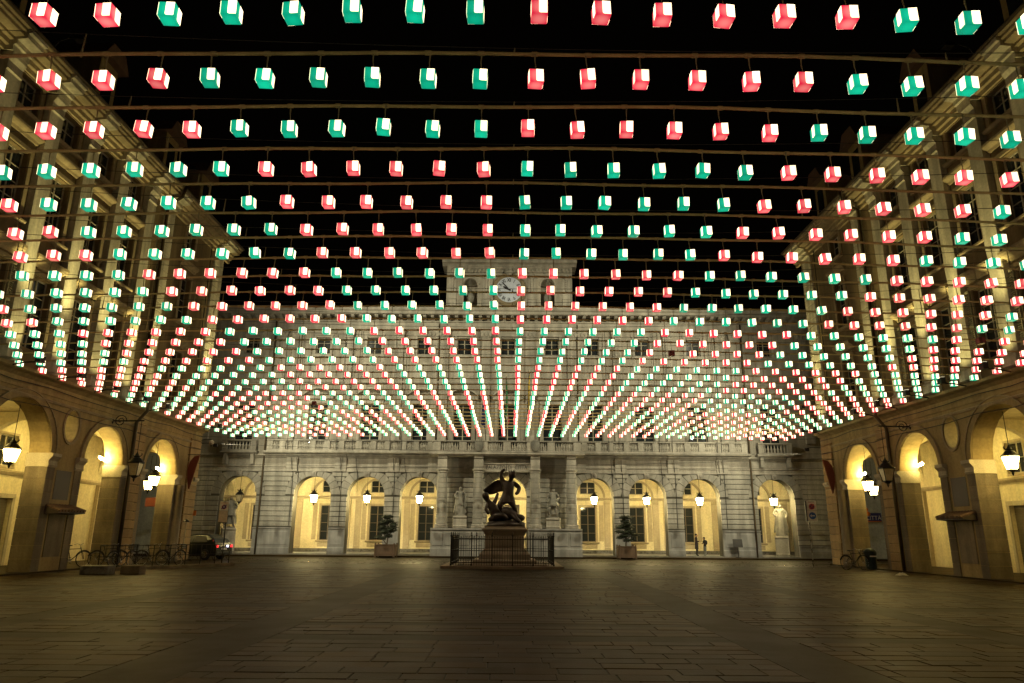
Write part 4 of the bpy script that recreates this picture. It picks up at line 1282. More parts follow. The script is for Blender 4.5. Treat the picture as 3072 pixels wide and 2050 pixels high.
BODY = {c: body_part(MB()).mesh('cube_body', [M[c], M['iron']]) for c in ('red', 'green')}
BODY['unlit'] = body_part(MB()).mesh('cube_body', [M['unlit_red'], M['iron']])
PANEL = [panel_part(MB(), k).mesh('white_panel', M['white']) for k in range(4)]
PANEL_U = [panel_part(MB(), k).mesh('white_panel', M['unlit_white']) for k in range(4)]
CORD = MB().tube([(0, 0, S - 0.005), (0.004, 0, S + 0.10), (-0.003, 0.003, S + 0.19), (0, 0, 0.405)], [0.012, 0.007, 0.009, 0.013], 6).mesh('cord', M['cord'])
one = MB()
WHOLE = {}
for c in ('red', 'green'):
    mb = body_part(MB(), 2)
    mb.cur = 1
    for k in range(4):
        panel_part(mb, k)
    mb.cur = 2
    mb.tube([(0, 0, S - 0.005), (0, 0, 0.40)], [0.012, 0.010], 5)
    WHOLE[c] = mb.mesh('cube_lantern', [M[c], M['white'], M['cord']], weld=False)

allc = []
rowvis = {}
for r in range(1, NROW + 1):
    vis = []
    for c in range(-24, 24):
        x, y, z = cube_state(r, c)
        p = project(x, y, z)
        inside = -15 < p[0] < 3087 and -20 < p[1] < 2070
        if inside:
            vis.append(c)
        allc.append((p[2], r, c, inside))
    rowvis[r] = vis
UNLIT = set()
for tx, ty in ((2026, 1059), (2954, 1010), (951, 1216)):
    best = min(allc, key=lambda t: (project(*cube_state(t[1], t[2]))[0] - tx) ** 2 + 1.5 * (project(*cube_state(t[1], t[2]))[1] - ty) ** 2)
    UNLIT.add((best[1], best[2]))
single = sorted([t for t in allc if t[3]])
single = single[:300 - 3] + [t for t in single[297:] if (t[1], t[2]) in UNLIT]
single_set = {(t[1], t[2]) for t in single}
rng = random.Random(3)
for zc, r, c, _ in single:
    x, y, z = cube_state(r, c)
    cc = cube_colour(r, c)
    pos = ordinal(rowvis[r].index(c) + 1)
    dead = (r, c) in UNLIT
    rot = (rng.gauss(0, 0.03), rng.gauss(0, 0.03), rng.gauss(0, 0.07))
    loc = (x + rng.uniform(-0.02, 0.02), y + rng.uniform(-0.02, 0.02), z + rng.uniform(-0.012, 0.012))
    lab = ('unlit dark red cube lantern' if dead else 'glowing %s and white cube lantern' % cc) + ', %s from left in the %s row from the top' % (pos, ordinal(r))
    detailed = zc < 18.0 or dead
    o = bpy.data.objects.new('cube_lantern', BODY['unlit' if dead else cc] if detailed else WHOLE[cc])
    col.objects.link(o)
    o.location = loc
    o.rotation_euler = rot
    tag(o, lab, 'lantern', 'cube lanterns hung over the square')
    if detailed:
        for k in range(4):
            piece('white_panel', (PANEL_U if dead else PANEL)[k], o, world=False)
        piece('cord', CORD, o, world=False)
far = MB()
for r in range(0, NROW + 1):
    for c in range(-24, 24):
        if (r, c) in single_set:
            continue
        x, y, z = cube_state(r, c)
        x += rng.uniform(-0.02, 0.02); z += rng.uniform(-0.015, 0.015)
        rz = rng.uniform(-0.06, 0.06)
        ca, sa = math.cos(rz), math.sin(rz)
        tmp = body_part(MB(), 9)
        far.cur = 0 if cube_colour(r, c) == 'red' else 1
        far.add([(x + p[0] * ca - p[1] * sa, y + p[0] * sa + p[1] * ca, z + p[2]) for p in tmp.v], tmp.f)
        far.mi[-1] = 3
        far.cur = 2
        for k in range(4):
            panel_part(far, k, (x, y, z), rz)
        far.cur = 3
        far.tube([(x, y, z + S - 0.005), (x, y, z + 0.40)], 0.009, 4)
tag(far.build('far_cube_lanterns', [M['redfar'], M['greenfar'], M['white'], M['cord']], weld=False),
    'mass of small red and green cube lanterns in the far rows before the city hall', 'lanterns', kind='stuff')

# bars that carry the rows, with a collar at every cord; thin sagging cables and droppers above them
for r in range(1, NROW + 1):
    y = RY1 + DY * (r - 1)
    pts, rs = [], []
    for c in range(-25, 25):
        x, _, z = cube_state(r, c)
        zz = z + 0.41 + 0.012 * math.sin(c * 0.9 + r * 1.7)
        yy = y + 0.015 * math.sin(c * 0.5 + r)
        for d, q in ((-0.06, 0.027), (-0.035, 0.036), (0.035, 0.036), (0.06, 0.027)):
            pts.append((x + d, yy, zz)); rs.append(q)
    b = MB().tube(pts, rs, 7 if r < 14 else 5).build('suspension_bar', M['bar'], loc=(0, y, HC + 0.4))
    tag(b, 'ochre bar carrying the %s row of cube lanterns from the top' % ordinal(r), 'bar', 'bars across the square')
    if r <= 16:
        ph = [rng.uniform(0, 2) for _ in range(3)]
        cab = MB()
        P = []
        for k in range(25):
            x = -18.9 + 37.8 * k / 24
            t = (x / 18.9)
            P.append((x, y + 0.06, HC + 0.55 + 0.75 * (t + 0.12 * (ph[0] - 1)) ** 2 + 0.3 * t * (1 if r % 2 else -1) * 0.5))
        cab.tube(P, 0.007, 4)
        o = cab.build('support_cable', M['cable'], loc=(0, y, HC + 0.6))
        for k in (4, 8, 12, 16, 20):
            x, _, zc_ = P[k]
            zb = HC - row_drop(r) * x * x + 0.02 + 0.41
            if zc_ - zb > 0.06:
                MB().tube([(x, y + 0.03, zb), (x + 0.01, y + 0.05, zc_)], [0.018, 0.008], 5).build('dropper', M['cord'], o)
        tag(o, 'thin dark sagging cable above the %s row of cube lanterns from the top' % ordinal(r), 'cable', 'cables above the bars')

# ================================================================== STREET LANTERNS
def lantern(name, label, loc, lit, rod, group, m_lit=None, s=1.0):
    """four-sided tapering lantern hanging at loc (top of the glass at loc.z)"""
    t = thing(name, label, 'lantern', loc, group)
    wt, wb, h = 0.22 * s, 0.13 * s, 0.50 * s
    B = lambda: MB()
    pm = m_lit or M['lampglow'] if lit else M['lampglass']
    for k in range(4):
        a = k * PI / 2
        ca, sa = math.cos(a), math.sin(a)
        T = lambda p: (p[0] * ca - p[1] * sa, p[0] * sa + p[1] * ca, p[2])
        m = B()
        m.add([T((-wb + 0.012, -wb, -h)), T((wb - 0.012, -wb, -h)), T((wt - 0.012, -wt, 0)), T((-wt + 0.012, -wt, 0))], [(0, 1, 2, 3)])
        m.build('pane', pm, t, local=True)
    m = B()
    for sx, sy in ((1, 1), (1, -1), (-1, 1), (-1, -1)):
        m.tube([(sx * wb, sy * wb, -h - 0.02), (sx * wt, sy * wt, 0.03)], 0.016 * s, 5)
    for w, z in ((wt, 0.0), (wb, -h)):
        m.tube([(w, w, z), (w, -w, z), (-w, -w, z), (-w, w, z), (w, w, z)], 0.018 * s, 5)
    m.build('frame', M['iron'], t, local=True)
    B().lathe([(wt * 1.45, 0.02), (wt * 1.45, 0.05), (wt * 1.1, 0.12 * s), (wt * 0.75, 0.20 * s), (wt * 0.45, 0.24 * s), (wt * 0.55, 0.28 * s), (wt * 0.3, 0.34 * s), (0.03, 0.42 * s), (0.015, 0.46 * s)], n=12, a0=PI / 4).build('cap', M['iron'], t, local=True)
    m = B()
    for k in range(6):
        a = k * PI / 3
        m.tube([(wt * 0.55 * math.cos(a), wt * 0.55 * math.sin(a), 0.26 * s), (wt * 0.95 * math.cos(a), wt * 0.95 * math.sin(a), 0.36 * s), (wt * 0.85 * math.cos(a), wt * 0.85 * math.sin(a), 0.40 * s)], 0.014, 4)
    m.build('crown', M['iron'], t, local=True)
    B().lathe([(wb * 1.1, -h - 0.03), (wb * 0.8, -h - 0.07 * s), (0.04, -h - 0.12 * s), (0.05, -h - 0.16 * s), (0.02, -h - 0.22 * s), (0.008, -h - 0.25 * s)], n=10).build('finial', M['iron'], t, local=True)
    if rod > 0:
        B().tube([(0, 0, 0.40 * s), (0, 0, 0.40 * s + rod)], 0.014, 5).build('rod', M['iron'], t, local=True)
    return t


names = ['leftmost arch, beside the statue', 'second arch from the left', 'third arch from the left', 'arch just left of the portico', 'portico arch', 'arch just right of the portico', 'third arch from the right', 'arch with the two people', 'rightmost arch']
for i, (c, r) in enumerate(ARCH):
    if abs(c) < 0.1:
        lantern('hanging_lantern', 'lit iron lantern hanging inside the portico arch behind the monument', PT((c, 2.2, 4.55)), True, 1.3, 'lanterns in the city hall arcade')
        continue
    lit = i != 0
    lantern('hanging_lantern', ('lit' if lit else 'unlit') + ' iron lantern hanging in the city hall\'s ' + names[i], PT((c, 0.5 if lit else 0.45, 4.30)), lit, (5.68 - 4.70), 'lanterns in the city hall arcade')
for sg in (-1, 1):
    w = 'left' if sg < 0 else 'right'
    for y, zz, x, lab in ((28.25, 4.72, 19.55, 'nearest arch of the %s arcade'), (39.9, 4.55, 19.55, 'corner arch of the %s arcade'), (43.6, 4.52, 21.65, 'end arch of the %s arcade, over the passage')):
        lantern('hanging_lantern', 'large lit iron lantern hanging in the ' + lab % w, (sg * x, y, zz), True, (6.55 if x < 20 else 6.1) - zz - 0.46, 'lanterns in the side arcades', M['lampglow_side'], 1.0)
    # unlit lantern on a long scrolled bracket
    lantern('bracket_lantern', 'unlit iron lantern hanging from a scrolled bracket on the %s building' % w, (sg * 17.55, 33.9, 4.72), False, 1.50, 'bracket lanterns', None, 1.15)
    br = thing('wall_bracket', 'long black iron wall bracket with a scroll on the %s building' % w, 'bracket', (sg * 18.99, 33.9, 6.70), 'wall brackets')
    MB().tube([(0, 0, 0), (-sg * 0.7, 0, 0.0), (-sg * 1.55, 0, 0.02)], 0.035, 6).build('arm', M['iron'], br, local=True)
    MB().ell((-sg * 0.02, 0, 0.0), (0.08, 0.10, 0.16), 8, 6).build('wall_plate', M['iron'], br, local=True)
    sp = []
    for k in range(28):
        a = k * 0.42
        rr = 0.30 - 0.0095 * k
        sp.append((-sg * (0.42 + rr * math.cos(a)), 0, rr * math.sin(a) + 0.0))
    MB().tube(sp, 0.020, 5).build('scroll', M['iron'], br, local=True)
    # tube floodlights on the imposts inside the arches
    for y, z in ((35.15, 5.0), (40.95, 5.0)):
        fl = thing('arcade_floodlight', 'small bright tube floodlight at the springing of the %s building\'s %s' % (w, 'second arch' if y < 38 else 'corner arch'), 'floodlight', (sg * 19.85, y, z), 'tube floodlights in the side arcades')
        MB().box(-0.09, 0.09, -0.05, 0.03, -0.09, -0.02).build('housing', M['iron'], fl, local=True)
        MB().tube([(-sg * 0.14, -0.03, -0.04), (0, -0.03, 0.02), (sg * 0.14, -0.03, 0.10)], 0.055, 8).build('tube', M['tubeglow'], fl, local=True)
    # curved arm floodlights on the roof cornice
    for y in (24.4, 34.9):
        a = thing('cornice_floodlight', 'black floodlight on a curved arm at the %s eaves, %s the street' % (w, 'nearer' if y > 30 else 'farther from'), 'floodlight', (sg * 17.95, y, 20.1), 'floodlights on the eaves')
        MB().tube([(0.3 * sg, 0, -0.15), (0.1 * sg, 0, 0.30), (-0.3 * sg, 0, 0.45), (-0.62 * sg, 0, 0.42)], 0.035, 6).build('arm', M['iron'], a, local=True)
        MB().prism([(-0.56 * sg, 0.52), (-0.86 * sg, 0.52), (-0.92 * sg, 0.34), (-0.52 * sg, 0.34)], -0.10, 0.22 if y < 30 else 0.02).build('housing', M['iron'], a, local=True)
# small white floodlights on the city hall balconies
for u, z, lab in ((-14.35, 8.62, 'left'), (13.75, 8.60, 'right')):
    f = thing('balcony_floodlight', 'small bright white floodlight on the city hall\'s %s balcony' % lab, 'floodlight', PT((u, -0.55, z)), 'floodlights on the balcony')
    MB().box(-0.14, 0.14, 0.02, 0.14, -0.30, 0.12).build('housing', M['iron'], f, local=True)
    MB().ell((0, -0.02, 0.02), (0.13, 0.05, 0.10), 10, 8).build('lens', M['floodlens'], f, local=True, smooth=True)

# ================================================================== HUMAN FIGURES (statues and people) over a skeleton
def human(name, H, pose=None, fat=1.0, levels=2):
    """standing figure facing -y, feet at z=0; pose overrides joints (units of height). Returns a mesh."""
    J = {'pel': (0, 0, .53), 'waist': (0, 0, .60), 'chest': (0, 0.005, .72), 'neck': (0, 0.005, .835), 'head': (0, -.01, .885), 'crown': (0, -.005, .955),
         'shl': (-.105, 0, .80), 'ell': (-.14, .01, .645), 'wrl': (-.135, -.03, .51), 'hal': (-.13, -.045, .455),
         'shr': (.105, 0, .80), 'elr': (.14, .01, .645), 'wrr': (.135, -.03, .51), 'har': (.13, -.045, .455),
         'hil': (-.055, 0, .50), 'knl': (-.06, -.015, .285), 'anl': (-.06, .01, .045), 'tol': (-.065, -.075, .018),
         'hir': (.055, 0, .50), 'knr': (.06, -.015, .285), 'anr': (.06, .01, .045), 'tor': (.065, -.075, .018)}
    if pose:
        J.update(pose)
    Rr = {'pel': (.080, .060), 'waist': (.070, .052), 'chest': (.088, .060), 'neck': .032, 'head': (.047, .056), 'crown': (.036, .042),
          'shl': .042, 'ell': .032, 'wrl': .022, 'hal': (.024, .016), 'hil': .058, 'knl': .042, 'anl': .027, 'tol': (.028, .018)}
    names = list(J)
    E_ = [('pel', 'waist'), ('waist', 'chest'), ('chest', 'neck'), ('neck', 'head'), ('head', 'crown')]
    for s in 'lr':
        E_ += [('chest', 'sh' + s), ('sh' + s, 'el' + s), ('el' + s, 'wr' + s), ('wr' + s, 'ha' + s), ('pel', 'hi' + s), ('hi' + s, 'kn' + s), ('kn' + s, 'an' + s), ('an' + s, 'to' + s)]
    idx = {n: i for i, n in enumerate(names)}
    rr = []
    for n in names:
        q = Rr.get(n) or Rr.get(n[:-1] + 'l')
        q = q if isinstance(q, tuple) else (q, q)
        k = fat if n not in ('head', 'crown', 'neck') else 1.0
        k = k * (1.28 if n in ('head', 'crown') else 1.0)
        rr.append((q[0] * H * k, q[1] * H * k))
    return skin_mesh(name, [Vector(J[n]) * H for n in names], [(idx[a], idx[b]) for a, b in E_], rr, idx['pel'], levels)


def put(name, me, mats, parent, loc=(0, 0, 0), rot=(0, 0, 0), picker=None):
    me.materials.clear()
    for m in (mats if isinstance(mats, (list, tuple)) else [mats]):
        me.materials.append(m)
    if picker:
        for p in me.polygons:
            p.material_index = picker(p.center)
    me.polygons.foreach_set('use_smooth', [True] * len(me.polygons))
    o = bpy.data.objects.new(name, me)
    col.objects.link(o)
    o.parent = parent
    o.location = loc
    o.rotation_euler = rot
    return o


def drape(H, r0, r1, z0, z1, n=26, folds=7, depth=0.10, open_front=False, seed=0, squash=0.75):
    """folded cloth hanging round a figure"""
    m = MB()
    V, F = [], []
    L = 9
    for i in range(L):
        t = i / (L - 1)
        z = z1 + (z0 - z1) * t
        r = r0 + (r1 - r0) * t ** 0.8
        for k in range(n):
            a = 2 * PI * k / n
            q = r * (1 + depth * t * math.sin(folds * a + seed + 1.2 * t) + 0.04 * math.sin(3 * a + seed))
            V.append((q * math.cos(a) * H, q * math.sin(a) * squash * H, z * H))
    for i in range(L - 1):
        for k in range(n):
            F.append((i * n + k, i * n + (k + 1) % n, (i + 1) * n + (k + 1) % n, (i + 1) * n + k))
    m.add(V, F)
    return m


# ---------------- marble statues of the city hall
def statue(label, loc, H, kind, rz=0.0, ped=None):
    t = thing('statue', label, 'statue', loc, 'marble statues of the city hall', rz)
    z0 = 0.0
    if ped:
        z0 = ped
        MB().profile([(-0.42, 0), (0.40, 0), (0.40, ped - 0.001), (-0.42, ped - 0.001), (-0.46, ped - 0.12), (-0.38, ped - 0.2), (-0.38, 0.2), (-0.46, 0.14)], -0.48, 0.48).build('pedestal', M['ptrim'], t, local=True)
    if kind == 'robed':
        me = human('figure', H, {'elr': (.20, -.02, .66), 'wrr': (.17, -.10, .56), 'har': (.15, -.14, .53), 'ell': (-.18, .0, .66), 'wrl': (-.15, -.09, .60), 'hal': (-.10, -.12, .58), 'head': (.012, -.015, .885), 'crown': (.02, -.012, .955)}, 1.12)
        f = put('figure', me, M['marble'], t, (0, 0, z0))
        d = drape(H, 0.10, 0.165, 0.01, 0.62, seed=1)
        for_z = d.build('robe', M['marble'], t, True, local=True); for_z.location.z = z0
        c = drape(H, 0.11, 0.20, 0.10, 0.82, folds=5, depth=0.14, seed=2.2, squash=0.62).build('cloak', M['marble'], t, True, local=True)
        c.location = (0, 0.05 * H, z0)
    elif kind == 'soldier':
        me = human('figure', H, {'elr': (.19, .05, .67), 'wrr': (.15, -.04, .58), 'har': (.12, -.07, .56), 'ell': (-.19, .0, .67), 'wrl': (-.22, -.05, .55), 'hal': (-.22, -.07, .50),
                                 'hil': (-.06, -.01, .50), 'knl': (-.13, -.09, .30), 'anl': (-.14, -.02, .06), 'tol': (-.16, -.10, .03), 'knr': (.09, -.0, .28), 'anr': (.14, .02, .045), 'tor': (.18, -.05, .02)}, 1.15)
        put('figure', me, M['marble'], t, (0, 0, z0))
        c = drape(H, 0.115, 0.17, 0.38, 0.60, folds=9, depth=0.12, seed=.4).build('tunic_skirt', M['marble'], t, True, local=True); c.location.z = z0
        c = drape(H, 0.10, 0.21, 0.12, 0.82, folds=4, depth=0.16, seed=3.1, squash=0.45).build('cloak', M['marble'], t, True, local=True); c.location = (0.02, 0.07 * H, z0)
        MB().tube([(-.22 * H, -.07 * H, z0 + .50 * H), (-.24 * H, -.09 * H, z0 + .02)], 0.018, 6).build('sword', M['marble'], t, local=True)
    MB().box(-0.36, 0.36, -0.30, 0.30, z0, z0 + 0.08).build('plinth', M['marble'], t, local=True)
    return t


statue('marble statue of a cloaked figure between the left portico columns', PT((-3.35, -1.15, 2.0)), 2.15, 'robed', 0.1, 0.85)
statue('marble statue of a striding soldier between the right portico columns', PT((3.36, -1.15, 2.0)), 2.15, 'soldier', -0.15, 0.75)
statue('marble statue of a soldier on a pedestal in the leftmost arch of the city hall', PT((-20.45, 0.55, 0.16)), 2.35, 'soldier', 0.5, 1.75)
statue('marble statue standing in the rightmost arch of the city hall', PT((20.62, 1.6, 0.16)), 2.45, 'robed', -0.4, 1.45)

# ---------------- bronze monument on its granite pedestal
MX, MY = -0.30, 39.4
mon = thing('monument', 'dark bronze group of fighting figures on a granite pedestal inside a railing', 'monument', (MX, MY, 0))
Q = lambda p: (MX + p[0], MY + p[1], p[2])
sq = lambda prof, name, m_: MB(Q).lathe(prof, (0, 0, 0), 4, a0=PI / 4).build(name, m_, mon)
r2 = math.sqrt(2)
sq([(2.05 * r2, 0.02), (2.05 * r2, 0.16), (1.95 * r2, 0.18)], 'lower_step', M['pedestal'])
sq([(1.62 * r2, 0.18), (1.62 * r2, 0.34), (1.55 * r2, 0.37)], 'upper_step', M['pedestal'])
sq([(1.30 * r2, 0.37), (1.30 * r2, 0.62), (1.22 * r2, 0.74), (1.08 * r2, 0.86), (1.03 * r2, 0.92)], 'pedestal_foot', M['pedestal'])
sq([(1.00 * r2, 0.92), (1.00 * r2, 1.58)], 'pedestal_shaft', M['pedestal'])
sq([(1.02 * r2, 1.58), (1.06 * r2, 1.64), (1.14 * r2, 1.78), (1.19 * r2, 1.82), (1.19 * r2, 1.90), (1.05 * r2, 1.95), (1.05 * r2, 2.02)], 'pedestal_cornice', M['pedestal'])
MB(Q).bevbox(-0.72, 0.72, -1.03, -0.99, 1.02, 1.46, 0.02).build('pedestal_tablet', M['pedestal'], mon)
rk = MB(Q)
rk.ell((0.0, 0, 2.10), (1.06, 0.85, 0.26), 22, 10, 0.22, 4)
rk.build('bronze_base', M['bronze'], mon, smooth=True)


def bronze(name, joints, edges, root):
    names = list(joints)
    idx = {n: i for i, n in enumerate(names)}
    me = skin_mesh(name, [Vector(joints[n][:3]) for n in names], [(idx[a], idx[b]) for a, b in edges], [joints[n][3] * (1.5 if n in ('head', 'crown', 'top') else 1.4 if n in ('pel', 'waist', 'chest', 'hil', 'hir') else 1.16) for n in names], idx[root], 2)
    return put(name, me, M['bronze'], mon)


# joint: x, y, z, radius in monument space
bronze('standing_figure', {
    'pel': (0.10, 0.0, 3.52, .20), 'waist': (0.16, 0, 3.78, .18), 'chest': (0.20, 0.02, 4.08, .21), 'neck': (0.30, -.05, 4.48, .075), 'head': (0.36, -.10, 4.68, .155), 'crown': (0.37, -.08, 4.82, .150), 'top': (0.37, -.08, 4.93, .09),
    'shl': (-.12, .05, 4.32, .13), 'ell': (-.28, .02, 4.74, .10), 'wrl': (-.14, .0, 4.99, .075), 'hal': (0.00, -.02, 5.00, .08),
    'shr': (0.48, .05, 4.28, .13), 'elr': (0.76, .05, 4.04, .115), 'wrr': (0.66, -.12, 3.76, .09), 'har': (0.52, -.2, 3.70, .08),
    'hil': (-.06, 0, 3.42, .17), 'knl': (-.32, -.16, 3.10, .14), 'anl': (-.16, .05, 2.62, .09), 'tol': (-.24, -.14, 2.52, .07),
    'hir': (0.28, 0, 3.40, .16), 'knr': (0.50, -.10, 2.98, .12), 'anr': (0.68, .06, 2.50, .08), 'tor': (0.74, -.12, 2.36, .07)},
    [('pel', 'waist'), ('waist', 'chest'), ('chest', 'neck'), ('neck', 'head'), ('head', 'crown'), ('crown', 'top'), ('chest', 'shl'), ('shl', 'ell'), ('ell', 'wrl'), ('wrl', 'hal'),
     ('chest', 'shr'), ('shr', 'elr'), ('elr', 'wrr'), ('wrr', 'har'), ('pel', 'hil'), ('hil', 'knl'), ('knl', 'anl'), ('anl', 'tol'), ('pel', 'hir'), ('hir', 'knr'), ('knr', 'anr'), ('anr', 'tor')], 'pel')
sk = drape(1.0, 0.26, 0.40, 3.28, 3.80, folds=9, depth=0.10, seed=.7)
sk.build('tunic_skirt', M['bronze'], mon, True, local=True).location = (0.11, 0, 0)
cr = MB()
for k in range(7):
    a = k * 2 * PI / 7
    cr.tube([(0.34 + .12 * math.cos(a), -.06 + .14 * math.sin(a), 4.80), (0.34 + .18 * math.cos(a), -.06 + .19 * math.sin(a), 4.99)], [.06, .012], 5)
cr.build('crest', M['bronze'], mon, local=True)
MB().tube([(0.02, -.02, 4.88), (0.04, -.02, 5.02), (0.07, -.02, 5.36)], [.03, .03, .008], 6).build('sword', M['bronze'], mon, local=True)
# flying cloak behind the figure, to the viewer's left
ck = MB()
V, F = [], []
nu, nv = 14, 7
for i in range(nu):
    t = i / (nu - 1)
    x = -.02 - 1.14 * t
    hgt = 0.58 * math.sin(PI * min(1, 0.18 + 0.80 * t)) ** 0.7 + 0.02
    zc_ = 4.06 - 0.10 * t + 0.10 * math.sin(t * 5)
    for j in range(nv):
        s_ = j / (nv - 1) - 0.5
        V.append((x + 0.05 * math.sin(j), 0.10 + 0.10 * math.sin(4 * t + 3 * s_), zc_ + hgt * s_ * 1.1 + 0.02 * math.sin(9 * t + j)))
for i in range(nu):
    for j in range(nv):
        V.append((V[i * nv + j][0], V[i * nv + j][1] + 0.09, V[i * nv + j][2]))
N0 = nu * nv
for i in range(nu - 1):
    for j in range(nv - 1):
        a, b, c, d = i * nv + j, i * nv + j + 1, (i + 1) * nv + j + 1, (i + 1) * nv + j
        F += [(a, b, c, d), (N0 + a, N0 + d, N0 + c, N0 + b)]
for i in range(nu - 1):
    for j in (0, nv - 1):
        a, d = i * nv + j, (i + 1) * nv + j
        F.append((a, d, N0 + d, N0 + a))
for j in range(nv - 1):
    for i in (0, nu - 1):
        a, b = i * nv + j, i * nv + j + 1
        F.append((a, b, N0 + b, N0 + a))
ck.add(V, F)
ck.build('flying_cloak', M['bronze'], mon, True, local=True)
bronze('kneeling_figure', {
    'pel': (-.42, -.15, 2.56, .24), 'waist': (-.58, -.18, 2.80, .22), 'chest': (-.74, -.20, 3.06, .20), 'neck': (-.94, -.24, 3.36, .08), 'head': (-1.03, -.28, 3.54, .145), 'crown': (-1.07, -.26, 3.68, .14), 'top': (-1.09, -.26, 3.78, .08),
    'shl': (-.94, -.22, 3.12, .13), 'ell': (-1.04, -.36, 2.92, .10), 'wrl': (-.90, -.42, 2.72, .08), 'hal': (-.86, -.42, 2.62, .07),
    'shr': (-.60, -.15, 3.20, .12), 'elr': (-.50, -.12, 3.44, .09), 'wrr': (-.42, -.08, 3.66, .075), 'har': (-.40, -.06, 3.78, .07),
    'hil': (-.50, -.30, 2.50, .18), 'knl': (-.10, -.48, 2.60, .14), 'anl': (0.14, -.46, 2.36, .10), 'hir': (-.30, 0, 2.50, .18), 'knr': (0.05, .10, 2.72, .15), 'anr': (0.32, .15, 2.40, .10)},
    [('pel', 'waist'), ('waist', 'chest'), ('chest', 'neck'), ('neck', 'head'), ('head', 'crown'), ('crown', 'top'), ('chest', 'shl'), ('shl', 'ell'), ('ell', 'wrl'), ('wrl', 'hal'), ('chest', 'shr'), ('shr', 'elr'), ('elr', 'wrr'), ('wrr', 'har'),
     ('pel', 'hil'), ('hil', 'knl'), ('knl', 'anl'), ('pel', 'hir'), ('hir', 'knr'), ('knr', 'anr')], 'pel')
bronze('fallen_figure', {
    'pel': (-.10, .10, 2.66, .28), 'waist': (0.12, .05, 2.74, .28), 'chest': (0.38, 0, 2.66, .30), 'neck': (0.66, -.05, 2.52, .13), 'head': (0.82, -.10, 2.48, .14), 'crown': (0.94, -.12, 2.42, .13), 'top': (1.02, -.12, 2.36, .08),
    'shl': (0.42, -.28, 2.60, .15), 'ell': (0.60, -.50, 2.40, .11), 'wrl': (0.80, -.55, 2.24, .09), 'shr': (0.46, .26, 2.70, .15), 'elr': (0.72, .42, 2.52, .11), 'wrr': (0.90, .45, 2.32, .09),
    'hil': (-.30, -.02, 2.56, .20), 'knl': (-.58, -.30, 2.50, .15), 'anl': (-.84, -.45, 2.34, .10), 'hir': (-.30, .22, 2.56, .20), 'knr': (-.62, .36, 2.48, .15), 'anr': (-.90, .40, 2.30, .10)},
    [('pel', 'waist'), ('waist', 'chest'), ('chest', 'neck'), ('neck', 'head'), ('head', 'crown'), ('crown', 'top'), ('chest', 'shl'), ('shl', 'ell'), ('ell', 'wrl'), ('chest', 'shr'), ('shr', 'elr'), ('elr', 'wrr'), ('pel', 'hil'), ('hil', 'knl'), ('knl', 'anl'), ('pel', 'hir'), ('hir', 'knr'), ('knr', 'anr')], 'pel')

# ---------------- iron railing round the monument
fen = thing('monument_railing', 'tall black iron railing with spiked bars round the monument', 'railing', (-0.40, 39.3, 0))
FX0, FX1, FY0, FY1 = -2.92, 2.12, 36.6, 42.0
BARM = MB().tube([(0, 0, 0.14), (0, 0, 0.8), (0, 0, 1.45), (0, 0, 1.48), (0, 0, 1.56)], [0.011, 0.011, 0.011, 0.020, 0.002], 5).mesh('railing_bar', M['iron'])
POSTM = MB().lathe([(0.045, 0.10), (0.045, 0.2), (0.028, 0.24), (0.028, 1.50), (0.045, 1.53), (0.045, 1.57), (0.02, 1.60), (0.035, 1.66), (0.0, 1.76)], n=8).mesh('railing_post', M['iron'])
for k in range(41):
    x = FX0 + (FX1 - FX0) * k / 40
    for y in (FY0, FY1):
        if k % 8 == 0:
            piece('railing_post', POSTM, fen, (x, y, 0))
        else:
            piece('railing_bar', BARM, fen, (x, y, 0))
for k in range(1, 40):
    y = FY0 + (FY1 - FY0) * k / 40
    for x in (FX0, FX1):
        if k % 10 == 0:
            piece('railing_post', POSTM, fen, (x, y, 0))
        else:
            piece('railing_bar', BARM, fen, (x, y, 0))
for z in (0.26, 0.82, 1.36):
    for y in (FY0, FY1):
        MB().box(FX0, FX1, y - 0.010, y + 0.010, z, z + 0.035).build('rail', M['iron'], fen)
    for x in (FX0, FX1):
        MB().box(x - 0.010, x + 0.010, FY0, FY1, z + 0.001, z + 0.034).build('rail', M['iron'], fen)
kb = MB()
for a in ((FX0 - 0.45, FX1 + 0.45, FY0 - 0.45, FY0 + 0.25), (FX0 - 0.45, FX1 + 0.45, FY1 - 0.25, FY1 + 0.45), (FX0 - 0.45, FX0 + 0.25, FY0 + 0.25, FY1 - 0.25), (FX1 - 0.25, FX1 + 0.45, FY0 + 0.25, FY1 - 0.25)):
    kb.box(*a, -0.01, 0.13)
kb.build('stone_kerb', M['pedestal'], fen)

